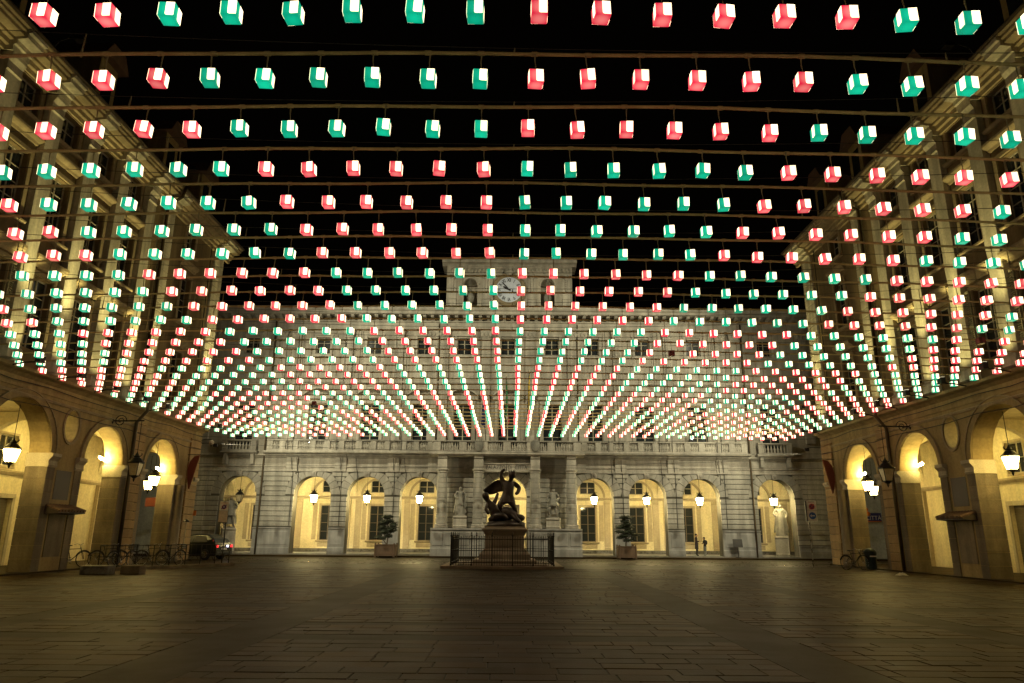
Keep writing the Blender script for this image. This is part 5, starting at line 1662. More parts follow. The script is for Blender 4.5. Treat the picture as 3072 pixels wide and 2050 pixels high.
# ================================================================== PLANTERS WITH CLOUD-CLIPPED TREES
def planter(label, loc, w):
    t = thing('planter', label, 'planter', loc, 'wooden planters before the city hall')
    h = 0.80
    for k in range(4):
        a = k * PI / 2
        T = lambda p, a=a: (p[0] * math.cos(a) - p[1] * math.sin(a), p[0] * math.sin(a) + p[1] * math.cos(a), p[2])
        MB(T).box(-w + 0.05, w - 0.05, -w + 0.01, -w + 0.05, 0.10, h).build('side_panel', M['terracotta'], t, local=True)
        MB(T).bevbox(-w + 0.12, w - 0.12, -w - 0.008, -w + 0.012, 0.20, h - 0.12, 0.012).build('raised_panel', M['terracotta'], t, local=True)
        MB(T).lathe([(0.065, 0), (0.065, h + 0.02), (0.05, h + 0.04), (0.065, h + 0.08), (0.045, h + 0.14), (0.01, h + 0.16)], (-w + 0.02, -w + 0.02, 0), 8, a0=PI / 8).build('corner_post', M['terracotta'], t, local=True)
        MB(T).box(-w + 0.03, w - 0.03, -w - 0.015, -w + 0.055, h, h + 0.05).build('top_rail', M['terracotta'], t, local=True)
    MB().box(-w + 0.05, w - 0.05, -w + 0.05, w - 0.05, 0.5, h - 0.06).build('soil', M['soil'], t, local=True)
    return t


def topiary(label, loc, seed, pads, trunk):
    t = thing('topiary_tree', label, 'tree', loc, 'cloud-clipped trees')
    rg = random.Random(seed)
    for pth, rr in trunk:
        MB().tube(pth, rr, 7).build('trunk' if pth is trunk[0][0] else 'branch', M['bark'], t, True, local=True)
    for cx, cy, cz, rx, rz in pads:
        rx, rz = rx * 1.15, rz * 1.0
        m = MB()
        m.ell((cx, cy, cz), (rx * 0.86, rx * 0.80, rz * 0.80), 10, 7, 0.5, cx + cz)
        n = int(1500 * rx * (rx + rz))
        for _ in range(max(n, 220)):
            th, ph = math.acos(rg.uniform(-1, 1)), rg.uniform(0, 2 * PI)
            d = Vector((math.sin(th) * math.cos(ph), math.sin(th) * math.sin(ph), math.cos(th)))
            q = rg.uniform(0.62, 1.04) * (1 + 0.22 * noise.noise(d * 2.3 + Vector((cx * 3, cy * 3, cz * 3))))
            p = Vector((cx + d.x * rx * q, cy + d.y * rx * 0.92 * q, cz + d.z * rz * q))
            dr = (d + Vector((rg.uniform(-.7, .7), rg.uniform(-.7, .7), rg.uniform(-.3, .9)))).normalized()
            sd = dr.cross(Vector((rg.uniform(-1, 1), rg.uniform(-1, 1), rg.uniform(-1, 1)))).normalized()
            L = rg.uniform(0.045, 0.085)
            W = rg.uniform(0.012, 0.022)
            m.add([p - sd * W, p + sd * W, p + dr * L + sd * W * 0.3, p + dr * L - sd * W * 0.3], [(0, 1, 2, 3)])
        m.build('foliage_pad', M['leaf'], t, local=True, weld=False)
    return t


planter('brown wooden planter holding a clipped tree, left of the monument', (-8.55, 51.3, 0.02), 0.66)
topiary('dark cloud-clipped tree in the planter left of the monument', (-8.55, 51.3, 0.72), 5,
        [(-0.02, 0, 1.98, .36, .15), (0.14, .1, 1.72, .24, .12), (-.22, .05, 1.62, .34, .20), (0.42, 0, 1.45, .26, .20), (-.30, .1, 1.30, .30, .17), (0.30, -.1, 1.14, .36, .24), (-.18, -.05, 0.98, .32, .18), (-.55, 0, 0.62, .26, .12), (0.10, .1, 0.70, .26, .12), (-.30, -.1, .55, .24, .10)],
        [([(0, 0, -.15), (0.05, 0, .25), (0.10, 0, .7), (0.05, .03, 1.3), (0, 0, 1.9)], [.06, .055, .045, .035, .02]), ([(0.03, 0, .12), (-.18, 0, .40), (-.42, 0, .58)], [.04, .03, .015]), ([(0.08, 0, .6), (0.25, -.05, .9), (0.34, -.08, 1.15)], [.035, .03, .015])])
planter('brown wooden planter holding a clipped tree, right of the monument', (7.98, 51.3, 0.02), 0.58)
topiary('dark cloud-clipped tree in the planter right of the monument', (7.98, 51.3, 0.72), 9,
        [(0.02, 0, 2.06, .40, .13), (-.02, .05, 1.80, .34, .12), (0.08, 0, 1.58, .36, .13), (-.36, 0, 1.42, .32, .13), (0.20, .05, 1.34, .32, .13), (-.44, 0, 1.10, .30, .11), (0.12, -.05, 1.08, .34, .14), (0.56, 0, 0.90, .30, .12), (-.10, 0, 0.84, .34, .12), (-.36, .05, 0.72, .30, .10), (0.10, 0, 0.54, .28, .10)],
        [([(0, 0, -.15), (-.03, 0, .3), (0.03, 0, .8), (0.0, 0, 1.4), (0.02, 0, 2.0)], [.055, .05, .045, .035, .02]), ([(0, 0, .6), (.3, 0, .78), (.55, 0, .88)], [.03, .025, .012]), ([(0, 0, .9), (-.2, 0, 1.0), (-.42, 0, 1.08)], [.03, .025, .012])])

# ================================================================== PEOPLE
def person(label, loc, H, rz, pose, mats, picker, hair):
    t = thing('person', label, 'person', loc, None, rz)
    put('body', human('body', H, pose, 1.1), mats, t, picker=picker)
    hb = MB().ell(hair[0], hair[1], 12, 8, 0.15, 1)
    hb.build('hair', M['hair'], t, True, local=True)
    return t


H1, H2 = 1.60, 1.36
p1 = person('person in a long dark coat standing in the city hall\'s arch, looking at something held', PT((13.98, 0.75, 0.165)), H1, 1.15,
       {'elr': (.15, .0, .64), 'wrr': (.09, -.13, .64), 'har': (.06, -.17, .66), 'ell': (-.15, .0, .64), 'wrl': (-.07, -.13, .63), 'hal': (-.03, -.17, .65), 'head': (0, -.03, .885), 'crown': (0, -.025, .95)},
       [M['skin'], M['coat'], M['trousers']], lambda c: 0 if (c.z > .845 * H1 or (c.y < -.135 * H1 and c.z > .55 * H1)) else (1 if c.z > .46 * H1 else 2), ((0, .005, .935 * H1), (.082, .092, .085)))
d = drape(H1, 0.088, 0.105, 0.30, 0.62, folds=5, depth=0.05, seed=1).build('coat_skirt', M['coat'], p1, True, local=True)
p2 = person('shorter person in a dark jacket and pale jeans standing in the city hall\'s arch', PT((14.62, 0.85, 0.165)), H2, -1.2,
       {'elr': (.15, .0, .65), 'wrr': (.08, -.13, .63), 'har': (.05, -.17, .64), 'ell': (-.15, .0, .65), 'wrl': (-.08, -.13, .63), 'hal': (-.04, -.17, .64), 'neck': (0, -.02, .84), 'head': (0, -.06, .885), 'crown': (0, -.075, .945)},
       [M['skin'], M['jacket'], M['jeans']], lambda c: 0 if (c.z > .85 * H2 or (c.y < -.14 * H2 and c.z > .55 * H2)) else (1 if c.z > .50 * H2 else 2), ((0, -.05, .925 * H2), (.080, .092, .088)))
MB().ell((0, .12, .70 * H2), (.13, .075, .17), 10, 8).build('rucksack', M['jacket'], p2, True, local=True)

# box lamps added out of sight to brighten the side vaults and ovals
for sg in (-1, 1):
    for y, lab in ((28.4, 'nearest'), (34.4, 'second'), (22.4, 'hidden nearer')):
        f = thing('added_vault_lamp', 'box lamp under the vault of the %s arcade\'s %s bay' % ('left' if sg < 0 else 'right', lab), 'lamp', (sg * 21.9, y, 6.60), 'box lamps under the arcade vaults')
        MB().box(-0.16, 0.16, -0.34, 0.34, -0.10, 0.19).build('housing', M['iron'], f, local=True)
        MB().box(-0.13, 0.13, -0.31, 0.31, -0.16, -0.101).build('diffuser', M['added_vaultglow'], f, local=True)
# tube lamps added unseen behind the piers to brighten the two end bays
for s_, lab in ((-1, 'left'), (1, 'right')):
    f = thing('arcade_floodlight', 'tube lamp behind the pier in the %s end bay of the city hall arcade' % lab, 'floodlight', PT((s_ * 17.55, 1.06, 4.0)), 'tube lamps inside the city hall arcade')
    MB().box(-0.30, 0.30, -0.06, -0.01, -0.06, 0.06).build('housing', M['iron'], f, local=True)
    MB().tube([(-0.26, 0.03, 0), (0.26, 0.03, 0)], 0.05, 8).build('tube', M['added_endglow'] if s_ < 0 else M['lampglow'], f, local=True)

# ================================================================== BICYCLES
def bicycle():
    t = thing('bicycle', 'bicycle', 'bicycle')
    for x in (-0.52, 0.52):
        w = MB()
        n = 28
        w.tube([(x + 0.335 * math.cos(2 * PI * k / n), 0, 0.345 + 0.335 * math.sin(2 * PI * k / n)) for k in range(n + 1)], 0.018, 6, False)
        wh = w.build('wheel', M['rubber'], t, True, local=True)
        r_ = MB()
        r_.tube([(x + 0.312 * math.cos(2 * PI * k / n), 0, 0.345 + 0.312 * math.sin(2 * PI * k / n)) for k in range(n + 1)], 0.009, 5, False)
        for k in range(14):
            a = 2 * PI * k / 14
            r_.tube([(x, 0.015 * (-1) ** k, 0.345), (x + 0.312 * math.cos(a), 0, 0.345 + 0.312 * math.sin(a))], 0.003, 3)
        r_.tube([(x, -0.04, 0.345), (x, 0.04, 0.345)], 0.022, 6)
        r_.build('rim', M['chrome'], wh, local=True)
        g = MB()
        g.tube([(x + 0.375 * math.cos(a), 0, 0.345 + 0.375 * math.sin(a)) for a in [rad(20 + 14 * k) for k in range(11)]], 0.022, 5)
        g.build('mudguard', M['iron'], t, True, local=True)
    f = MB()
    bb, st, hd = (-0.06, 0, 0.30), (-0.20, 0, 0.78), (0.36, 0, 0.80)
    hb = (0.40, 0, 0.66)
    f.tube([bb, st, (-0.235, 0, 0.90)], 0.017, 6); f.tube([st, hd], 0.016, 6); f.tube([bb, hb], 0.018, 6); f.tube([(-0.52, 0.03, 0.345), bb], 0.011, 5); f.tube([(-0.52, -0.03, 0.345), bb], 0.011, 5)
    f.tube([(-0.52, 0.03, 0.345), st], 0.010, 5); f.tube([(-0.52, -0.03, 0.345), st], 0.010, 5); f.tube([(0.34, 0, 0.86), hd, hb], 0.020, 6)
    f.tube([hb, (0.45, 0.045, 0.58), (0.52, 0.045, 0.345)], 0.012, 5); f.tube([hb, (0.45, -0.045, 0.58), (0.52, -0.045, 0.345)], 0.012, 5)
    f.build('frame', M['iron'], t, True, local=True)
    MB().tube([(0.18, 0.27, 0.98), (0.30, 0.22, 1.02), (0.33, 0.06, 0.97), (0.33, 0, 0.94), (0.33, -0.06, 0.97), (0.30, -0.22, 1.02), (0.18, -0.27, 0.98)], 0.012, 6).build('handlebar', M['chrome'], t, True, local=True)
    MB().tube([(0.34, 0, 0.84), (0.33, 0, 0.95)], 0.013, 6).build('stem', M['chrome'], t, local=True)
    sd = MB()
    sd.ell((-0.27, 0, 0.935), (0.13, 0.075, 0.035), 12, 7); sd.ell((-0.14, 0, 0.94), (0.11, 0.030, 0.025), 10, 6)
    sd.build('saddle', M['black'], t, True, local=True)
    c = MB()
    c.lathe([(0.095, -0.012), (0.10, 0.0), (0.095, 0.012)], (0, 0, 0), 16)
    cw = MB(lambda p: (-0.06 + p[0], 0.05 + p[2], 0.30 + p[1]))
    cw.lathe([(0.085, -0.006), (0.09, 0), (0.085, 0.006)], (0, 0, 0), 16)
    cw.build('chainring', M['chrome'], t, local=True)
    for q in (-1, 1):
        MB().tube([(-0.06, q * 0.06, 0.30), (-0.06 + q * 0.10, q * 0.07, 0.30 - q * 0.12)], 0.010, 5).build('crank', M['chrome'], t, local=True)
        MB().box(-0.06 + q * 0.10 - 0.04, -0.06 + q * 0.10 + 0.04, q * 0.12 - 0.045, q * 0.12 + 0.045, 0.30 - q * 0.12 - 0.012, 0.30 - q * 0.12 + 0.012).build('pedal', M['rubber'], t, local=True)
    rk = MB()
    rk.tube([(-0.72, 0.05, 0.73), (-0.30, 0.05, 0.74), (-0.30, -0.05, 0.74), (-0.72, -0.05, 0.73), (-0.72, 0.05, 0.73)], 0.008, 5)
    rk.tube([(-0.62, 0.05, 0.73), (-0.53, 0.04, 0.36)], 0.006, 4); rk.tube([(-0.62, -0.05, 0.73), (-0.53, -0.04, 0.36)], 0.006, 4)
    rk.build('rear_rack', M['iron'], t, local=True)
    return t


def basket(parent):
    b = MB()
    for k in range(9):
        x = 0.40 + 0.30 * k / 8
        for y in (-0.17, 0.17):
            b.tube([(x, y * 0.8, 0.76), (x + 0.02, y, 0.98)], 0.007, 4)
    for z, y in ((0.76, 0.136), (0.87, 0.153), (0.98, 0.17)):
        b.tube([(0.40, y, z), (0.70, y, z), (0.70, -y, z), (0.40, -y, z), (0.40, y, z)], 0.008, 4)
    b.build('basket', M['iron'], parent, local=True)


bike0 = bicycle()
spots = [(-19.75, 33.75, 1.05, 'dark bicycle at the left end of the railing, wheel against the pier', False),
         (-18.55, 34.55, 0.85, 'dark bicycle leaning behind the railing before the left downpipe', False),
         (-17.75, 34.35, 1.25, 'dark bicycle with a basket behind the railing before the left rusticated strip', True),
         (-17.15, 35.85, 0.95, 'dark bicycle behind the railing left of the thin pole', False),
         (-16.35, 36.05, 1.15, 'dark bicycle with a basket in the middle of the railing, before the corner arch', True),
         (17.35, 37.7, 0.28, 'old bicycle with a basket leaning at the right corner arch', True)]
for i, (x, y, rz, lab, bsk) in enumerate(spots):
    b = bike0 if i == 0 else copy_tree(bike0)
    b.location = (x, y, 0.06 if x < 0 else 0.02)
    b.rotation_euler = (rad(random.uniform(-6, 6)), 0, rz)
    b['label'] = lab
    b['group'] = 'parked bicycles'
for o in [o for o in col.objects if o.name.startswith('bicycle') and o.get('label') and 'basket' in o['label']]:
    basket(o)

# ================================================================== RAILING, POLES, BOLLARD BLOCKS on the left
A, B_ = Vector((-17.35, 31.6, 0.14)), Vector((-14.1, 37.5, 0.14))
rl = thing('street_railing', 'low black iron railing on a stone kerb in front of the bicycles', 'railing', A)
dv = (B_ - A)
for k in range(9):
    p = A + dv * (k / 8)
    MB().tube([tuple(p), tuple(p + Vector((0, 0, 0.92)))], 0.024, 6).build('post', M['iron'], rl)
    if k < 8:
        q = A + dv * ((k + 1) / 8)
        for z in (0.45, 0.90):
            MB().tube([tuple(p + Vector((0, 0, z))), tuple(q + Vector((0, 0, z)))], 0.016, 6).build('rail', M['iron'], rl)
        pts = []
        for i in range(13):
            t = i / 12
            pts.append(tuple(p.lerp(q, t) + Vector((0, 0, 0.08 + 0.36 * math.sin(PI * t)))))
        MB().tube(pts, 0.011, 5).build('curved_infill', M['iron'], rl)
        for t in (0.33, 0.66):
            c = p.lerp(q, t)
            MB().tube([tuple(c + Vector((0, 0, 0.45))), tuple(c + Vector((0, 0, 0.90)))], 0.009, 5).build('infill_bar', M['iron'], rl)
nrm = Vector((dv.y, -dv.x, 0)).normalized() * 0.16
kb = MB()
a, b = A - dv.normalized() * 0.3, B_ + dv.normalized() * 0.25
kb.add([tuple(p + Vector((0, 0, z))) for z in (-0.15, 0.0) for p in (a - nrm, a + nrm, b + nrm, b - nrm)], [(0, 3, 2, 1), (4, 5, 6, 7), (0, 1, 5, 4), (1, 2, 6, 5), (2, 3, 7, 6), (3, 0, 4, 7)])
kb.build('stone_kerb', M['pierstone'], rl)
for (x, y, w, lab, mm) in ((-16.25, 29.6, 0.55, 'dark stone block at the near end of the railing', 'skirt'), (-15.05, 30.0, 0.38, 'pale stone block beside the dark block near the railing', 'pierstone')):
    o = MB().bevbox(x - w, x + w, y - 0.28, y + 0.28, 0.0, 0.34, 0.03).build('stone_block', M[mm], loc=(x, y, 0))
    tag(o, lab, 'block')
pl = thing('thin_pole', 'thin pale pole with a small white plate and dark cap before the left corner column', 'pole', (-17.2, 39.2, 0))
MB().tube([(0, 0, 0), (0, 0, 1.2), (0.02, 0, 2.15)], 0.025, 6).build('shaft', M['capstone'], pl, local=True)
MB().lathe([(0.14, 2.14), (0.16, 2.18), (0.05, 2.26), (0.01, 2.28)], n=10).build('cap', M['iron'], pl, local=True)
MB().box(-0.02, 0.16, -0.04, -0.028, 0.80, 1.02).build('plate', M['signwhite'], pl, local=True)

# ================================================================== PARKED CAR
def car(loc, rz):
    t = thing('parked_car', 'dark hatchback with its rear lights on, parked at the left street corner', 'car', loc, None, rz)
    prof = [(-2.0, 0.30), (-2.05, 0.50), (-1.98, 0.78), (-1.45, 0.93), (-0.95, 0.98), (-0.30, 1.38), (0.25, 1.47), (1.15, 1.44), (1.65, 1.20), (1.85, 0.98), (1.93, 0.75), (1.95, 0.45), (1.88, 0.26)]
    # lofted across the width, tucked in above the belt line
    W = [(-0.86, 0.0), (-0.80, 0.012), (-0.60, 0.03), (0.60, 0.03), (0.80, 0.012), (0.86, 0.0)]
    m = MB()
    V, F = [], []
    n = len(prof)
    for y, up in W:
        for x, z in prof:
            tuck = 1.0 if z < 0.95 else 1.0 - 0.30 * (z - 0.95) / 0.5
            V.append((x, y * tuck, z + up * (z > 0.6)))
    for i in range(len(W) - 1):
        for k in range(n):
            k2 = (k + 1) % n
            F.append((i * n + k, i * n + k2, (i + 1) * n + k2, (i + 1) * n + k))
    F += [tuple(range(n)), tuple((len(W) - 1) * n + k for k in range(n - 1, -1, -1))]
    m.add(V, F)
    body = m.build('body', M['carpaint'], t, local=True)
    bv = body.modifiers.new('soft_edges', 'BEVEL'); bv.width = 0.04; bv.segments = 2; bv.limit_method = 'ANGLE'
    for s in (-1, 1):
        for poly in ([(-0.80, 1.02), (-0.24, 1.36), (0.28, 1.42), (0.28, 1.02)], [(0.34, 1.02), (0.34, 1.42), (1.08, 1.39), (1.30, 1.05)]):
            g = MB()
            P = []
            for x, z in poly:
                tk = 1.0 - 0.30 * (z - 0.95) / 0.5
                P.append((x, s * (0.86 * tk + 0.006), z))
            g.add(P, [tuple(range(4))])
            g.build('side_window', M['black'], t, local=True)
        for x in (-1.28, 1.22):
            w = MB(lambda p, x=x, s=s: (x + p[0], s * 0.78 + p[2], 0.31 + p[1]))
            w.lathe([(0.20, -0.10), (0.29, -0.10), (0.315, -0.06), (0.315, 0.06), (0.29, 0.10), (0.20, 0.10)], n=22)
            wh = w.build('wheel', M['rubber'], t, True, local=True)
            r_ = MB(lambda p, x=x, s=s: (x + p[0], s * (0.885 + p[2]), 0.31 + p[1]))
            r_.lathe([(0.05, 0.0), (0.20, -0.01), (0.205, 0.01), (0.06, 0.02)], n=14)
            r_.build('rim', M['chrome'], wh, local=True)
        m = MB().box(1.90, 1.965, s * 0.74 - 0.10, s * 0.74 + 0.10, 0.72, 0.86).build('tail_light', M['taillight'], t, local=True)
        MB().prism([(1.60, 1.10), (1.66, 1.16), (1.86, 0.98), (1.82, 0.94)], s * 0.72 - 0.05, s * 0.72 + 0.05).build('light_strip', M['signred'], t, local=True)
        MB().ell((-0.62, s * 0.95, 1.02), (0.08, 0.09, 0.06), 8, 6).build('door_mirror', M['carpaint'], t, True, local=True)
    MB().box(1.90, 1.972, 0.26, 0.40, 0.73, 0.85).build('reversing_light', M['reverselight'], t, local=True)
    MB().add([(1.20, -0.58, 1.42), (1.20, 0.58, 1.42), (1.70, 0.66, 1.13), (1.70, -0.66, 1.13)], [(0, 1, 2, 3)]).build('rear_window', M['glass'], t, local=True)
    MB().add([(-0.92, -0.66, 1.015), (-0.92, 0.66, 1.015), (-0.34, 0.58, 1.385), (-0.34, -0.58, 1.385)], [(0, 1, 2, 3)]).build('windscreen', M['glass'], t, local=True)
    MB().box(1.90, 1.985, -0.80, 0.80, 0.30, 0.48).build('rear_bumper', M['black'], t, local=True)
    MB().box(1.94, 1.975, -0.26, 0.22, 0.58, 0.70).build('number_plate', M['signwhite'], t, local=True)
    return t


car((-19.35, 45.9, 0.0), rad(-12))

# ================================================================== TRAFFIC SIGNS
def disc(parent, name, cx, cz, r, y, m_, ri=0.0):
    n = 24
    b = MB()
    if ri:
        o_ = [(cx + r * math.cos(2 * PI * k / n), y, cz + r * math.sin(2 * PI * k / n)) for k in range(n)]
        i_ = [(cx + ri * math.cos(2 * PI * k / n), y, cz + ri * math.sin(2 * PI * k / n)) for k in range(n)]
        b.add(o_ + i_, [(k, (k + 1) % n, n + (k + 1) % n, n + k) for k in range(n)])
    else:
        b.add([(cx + r * math.cos(2 * PI * k / n), y, cz + r * math.sin(2 * PI * k / n)) for k in range(n)], [tuple(range(n))])
    return b.build(name, m_, parent, local=True)


def bar2(parent, name, p, q, w, y, m_):
    p, q = Vector((p[0], 0, p[1])), Vector((q[0], 0, q[1]))
    d = (q - p).normalized()
    nn = Vector((-d.z, 0, d.x)) * w
    return MB().add([(v.x, y, v.z) for v in (p - nn, q - nn, q + nn, p + nn)], [(0, 1, 2, 3)]).build(name, m_, parent, local=True)


sR = thing('traffic_sign', 'traffic sign post with a red ringed panel above a blue arrow roundel', 'sign', (15.95, 39.4, 0))
MB().tube([(0, 0.06, 0), (0, 0.06, 1.8), (0, 0.06, 3.4)], 0.03, 8).build('post', M['chrome'], sR, local=True)
for z0, z1 in ((2.98, 3.48), (2.42, 2.96)):
    MB().bevbox(-0.08, 0.44, 0.0, 0.035, z0, z1, 0.006).build('panel', M['signwhite'], sR, local=True)
MB().box(-0.16, -0.09, -0.02, 0.08, 2.40, 3.46).build('side_box', M['black'], sR, local=True)
disc(sR, 'red_ring', 0.19, 3.17, 0.155, -0.004, M['signred'])
disc(sR, 'dark_disc', 0.19, 3.17, 0.115, -0.007, M['signnavy'])
bar2(sR, 'red_slash', (0.06, 3.04), (0.32, 3.30), 0.018, -0.010, M['signred'])
bar2(sR, 'red_slash', (0.10, 3.30), (0.30, 3.06), 0.014, -0.012, M['signred'])
bar2(sR, 'text_line', (0.0, 3.42), (0.36, 3.42), 0.012, -0.004, M['iron'])
bar2(sR, 'text_line', (0.0, 3.37), (0.36, 3.37), 0.010, -0.004, M['signred'])
disc(sR, 'blue_disc', 0.19, 2.69, 0.185, -0.004, M['signblue'])
bar2(sR, 'arrow_shaft', (0.10, 2.69), (0.31, 2.69), 0.026, -0.008, M['signwhite'])
MB().add([(0.05, -0.008, 2.69), (0.15, -0.008, 2.60), (0.15, -0.008, 2.78)], [(0, 1, 2)]).build('arrow_head', M['signwhite'], sR, local=True)
sL = thing('traffic_sign', 'traffic sign post with a tall pale panel and a dark crossed roundel, beside the car', 'sign', (-15.62, 40.5, 0))
MB().tube([(0, 0.06, 0), (0, 0.06, 1.6), (0, 0.06, 3.2)], 0.032, 8).build('post', M['iron'], sL, local=True)
MB().bevbox(-0.42, 0.10, 0.0, 0.05, 2.12, 3.30, 0.006).build('panel', M['iron'], sL, local=True)
MB().bevbox(-0.40, 0.08, -0.008, 0.02, 2.76, 3.28, 0.004).build('upper_face', M['signwhite'], sL, local=True)
MB().bevbox(-0.40, 0.08, -0.008, 0.02, 2.14, 2.75, 0.004).build('lower_face', M['signpink'], sL, local=True)
disc(sL, 'dark_disc', -0.16, 2.96, 0.13, -0.012, M['signnavy'])
disc(sL, 'red_ring', -0.16, 2.96, 0.13, -0.014, M['signred'], 0.105)
bar2(sL, 'red_slash', (-0.31, 2.85), (-0.02, 3.07), 0.020, -0.016, M['signnavy'])
text_obj('letter', 'R', 0.16, M['signwhite'], sL, lambda x, y: (-15.62 - 0.16 + x, 40.5 - 0.018, 2.96 + y))
bar2(sL, 'text_line', (-0.22, 3.23), (-0.08, 3.23), 0.012, -0.012, M['iron'])
bar2(sL, 'text_line', (-0.34, 3.17), (0.02, 3.17), 0.012, -0.012, M['orange'])

# ================================================================== SHOP SIGN, BANNERS, FLAGS, SMALL THINGS
cs = thing('shop_sign', 'blue shop sign reading CITTÀ with an orange figure, seen through the right corner arch', 'sign', (26.45, 53.9, 2.95))
MB().bevbox(-0.75, 0.62, -0.06, 0.06, -0.28, 0.34, 0.01).build('board', M['signnavy'], cs, local=True)
text_obj('lettering', 'CITTÀ', 0.40, M['signwhite'], cs, lambda x, y: (26.45 + 0.05 + x, 53.9 - 0.064, 2.93 + y))
MB().box(-0.74, -0.50, -0.075, -0.061, -0.18, 0.06).build('white_patch', M['signwhite'], cs, local=True)
MB().box(-0.40, 0.60, -0.072, -0.061, -0.275, -0.23).build('orange_line', M['orange'], cs, local=True)
m = MB(); m.ell((-0.42, -0.09, 0.58), (0.14, 0.02, 0.12), 12, 8); m.build('orange_head', M['orange'], cs, True, local=True)
m = MB(); m.ell((-0.36, -0.09, 0.28), (0.20, 0.02, 0.17), 12, 8); m.build('orange_body', M['orange'], cs, True, local=True)
rs = thing('shop_sign', 'small red box sign on the wall seen through the left corner arch', 'sign', (-20.6, 42.1, 3.25))
MB().bevbox(-0.30, 0.30, -0.10, 0.10, -0.25, 0.25, 0.01).build('box', M['banner'], rs, local=True)
os_ = thing('wall_plate', 'small orange plate on the end wall of the left building', 'plate', (-19.3, 43.99, 2.7))
MB().box(0.32, 0.52, -0.02, 0.03, -0.15, 0.15).build('plate', M['orange'], os_, local=True)
for sg in (-1, 1):
    w = 'left' if sg < 0 else 'right'
    bn = thing('banner', 'dark red half-round banner projecting from the corner of the %s building' % w, 'banner', (sg * 18.9, 42.45, 5.0))
    out = [(-0.62, 0.98), (-0.30, 0.90), (-0.10, 0.62), (0.0, 0.2), (-0.02, -0.30), (-0.16, -0.95), (-0.22, -0.98), (-0.30, -0.55), (-0.42, 0.0), (-0.54, 0.6)]
    MB().prism([(sg * x, z) for x, z in out], -0.03, 0.03).build('cloth', M['banner'], bn, local=True)
    MB().tube([(0.1 * sg, 0, 1.0), (-0.66 * sg, 0, 1.02)], 0.018, 5).build('rod', M['iron'], bn, local=True)
for sg in (-1, 1):
  for zf, lv in ((6.75, 'lower'), (9.4, 'upper')):  # the upper pair is added to brighten the wings across the street
    cb_ = thing('corner_floodlight', '%s small black floodlight on the end wall at the %s building\'s corner' % (lv, 'left' if sg < 0 else 'right'), 'floodlight', (sg * 18.1, 44.15, zf))
    MB().tube([(sg * 0.9, -0.15, 0.1), (sg * 0.3, -0.12, 0.14), (0, -0.12, 0.08)], 0.022, 5).build('bracket', M['iron'], cb_, local=True)
    MB().box(-0.12, 0.12, -0.16, -0.04, -0.10, 0.08).build('housing', M['iron'], cb_, local=True)
cl = thing('wall_lamp', 'round globe lamp on a thin bracket at the left building\'s street corner', 'lamp', (-18.95, 43.98, 6.95))
MB().tube([(0, 0.0, -0.3), (0, 0, 0.1), (0.25, 0, 0.16), (0.62, 0, 0.14)], 0.022, 5).build('bracket', M['iron'], cl, local=True)
m = MB(); m.ell((0.62, 0, -0.05), (0.15, 0.15, 0.17), 12, 9); m.build('globe', M['capstone'], cl, True, local=True)
MB().lathe([(0.06, -0.22), (0.03, -0.28), (0.01, -0.34)], (0.62, 0, 0), 8).build('finial', M['iron'], cl, local=True)


def flag(label, u, bands, top, length, seed):
    t = thing('flag', label, 'flag', PT((u, -1.7, 8.0)), 'flags on the central balcony')
    P0, P1 = Vector((0, 0, 0)), Vector((0.25 * (1 if u > 0 else -1) * (abs(u) > .8), -0.9, top))
    MB().tube([tuple(P0), tuple(P1)], 0.035, 6).build('pole', M['wood'], t, local=True)
    m = MB(); m.ell(tuple(P1), (0.06, 0.06, 0.09), 8, 6); m.build('pole_tip', M['capstone'], t, True, local=True)
    n = 9
    k0 = 0
    for bi, (mm, frac) in enumerate(bands):
        m = MB()
        V, F = [], []
        for i in range(12):
            tt = i / 11
            for j in range(n):
                s_ = (sum(b[1] for b in bands[:bi]) + frac * j / (n - 1))
                base = P1 + (P0 - P1) * (0.04 + 0.42 * s_ * (1 - 0.65 * tt))
                V.append((base.x + 0.10 * math.sin(6 * s_ + seed + 2 * tt) * (0.4 + tt) + 0.12 * tt * math.sin(seed), base.y + 0.06 * math.cos(9 * s_ + seed), base.z - tt * length))
        for i in range(11):
            for j in range(n - 1):
                F.append((i * n + j, i * n + j + 1, (i + 1) * n + j + 1, (i + 1) * n + j))
        m.add(V, F)
        o = m.build('cloth', M[mm], t, True, local=True)
        sd = o.modifiers.new('thickness', 'SOLIDIFY'); sd.thickness = 0.012
    return t


flag('dark blue flag on the city hall balcony, left of three', -1.55, [('flagblue', 1.0)], 5.0, 3.2, 0.3)
flag('green white and red flag on the city hall balcony, middle of three', -0.1, [('flaggreen', .34), ('flagwhite', .33), ('flagred', .33)], 4.8, 2.7, 1.4)
flag('yellow and blue flag on the city hall balcony, right of three', 1.35, [('flagyellow', .5), ('flagblue', .5)], 5.2, 3.0, 2.4)

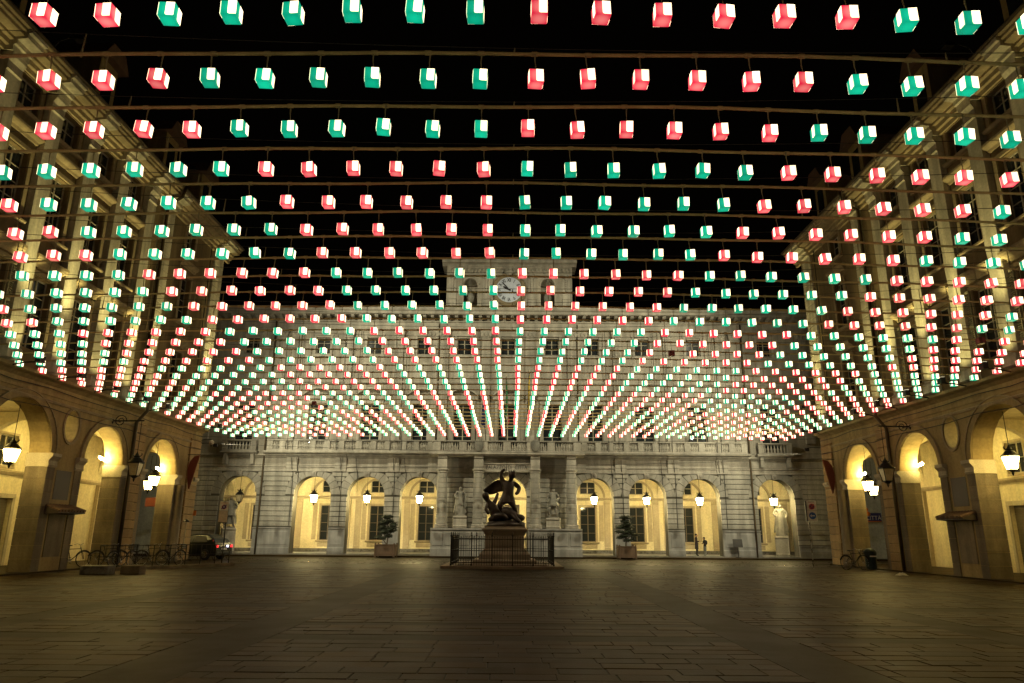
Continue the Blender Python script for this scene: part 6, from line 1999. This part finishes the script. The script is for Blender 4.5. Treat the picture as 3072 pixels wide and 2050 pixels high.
bin_ = thing('litter_bin', 'dark green litter bin beside the bicycle at the right corner arch', 'bin', (18.45, 38.3, 0.02))
MB().lathe([(0.24, 0.0), (0.26, 0.03), (0.28, 0.70), (0.30, 0.74), (0.29, 0.78)], n=18).build('drum', M['teal'], bin_, True, local=True)
MB().lathe([(0.31, 0.78), (0.30, 0.88), (0.20, 1.00), (0.06, 1.05)], n=18).build('hood', M['teal'], bin_, True, local=True)
MB().box(-0.16, 0.16, -0.30, -0.27, 0.62, 0.68).build('label_plate', M['signwhite'], bin_, local=True)
st = thing('menu_stand', 'small dark board on a post against the city hall right of the two people', 'stand', PT((16.55, -0.75, 0.10)))
MB().tube([(0, 0, 0), (0, 0, 0.9)], 0.025, 6).build('post', M['iron'], st, local=True)
MB().lathe([(0.20, 0.0), (0.20, 0.03), (0.04, 0.05)], n=12).build('foot', M['iron'], st, local=True)
MB(lambda p: (p[0], p[1] + 0.25 * (p[2] - 1.1), p[2])).bevbox(-0.33, 0.33, -0.05, 0.03, 0.72, 1.28, 0.01).build('board', M['iron'], st, local=True)
lt = MB()
V = []
for i in range(7):
    for j in range(5):
        V.append((17.05 + (i - 3) * 0.08 + random.uniform(-.02, .02), 32.75 + (j - 2) * 0.07, 0.02 + (0.14 * max(0, 1 - ((i - 3) / 3.2) ** 2 - ((j - 2) / 2.2) ** 2) * random.uniform(.6, 1.2))))
lt.add(V, [(i * 5 + j, i * 5 + j + 1, (i + 1) * 5 + j + 1, (i + 1) * 5 + j) for i in range(6) for j in range(4)])
tag(lt.build('litter_bag', M['paper'], loc=(17.05, 32.75, 0.02)), 'crumpled white bag lying at the foot of the right downpipe', 'litter')
# overhead wires before the city hall
for i, (y, z, dz, sag) in enumerate(((43.5, 7.4, 0.1, .35), (45.2, 6.9, -0.2, .3), (47.3, 5.95, 0.0, .12), (49.0, 6.3, 0.5, .25))):
    P = [(-22 + 44 * k / 20, y + 0.02 * k, z + dz * (k / 10 - 1) - sag * (1 - (k / 10 - 1) ** 2)) for k in range(21)]
    tag(MB().tube(P, 0.010, 4).build('overhead_wire', M['cable'], loc=(0, y, z)), 'thin dark wire strung across the street before the city hall, %s from the square' % ordinal(i + 1), 'wire', 'overhead wires')
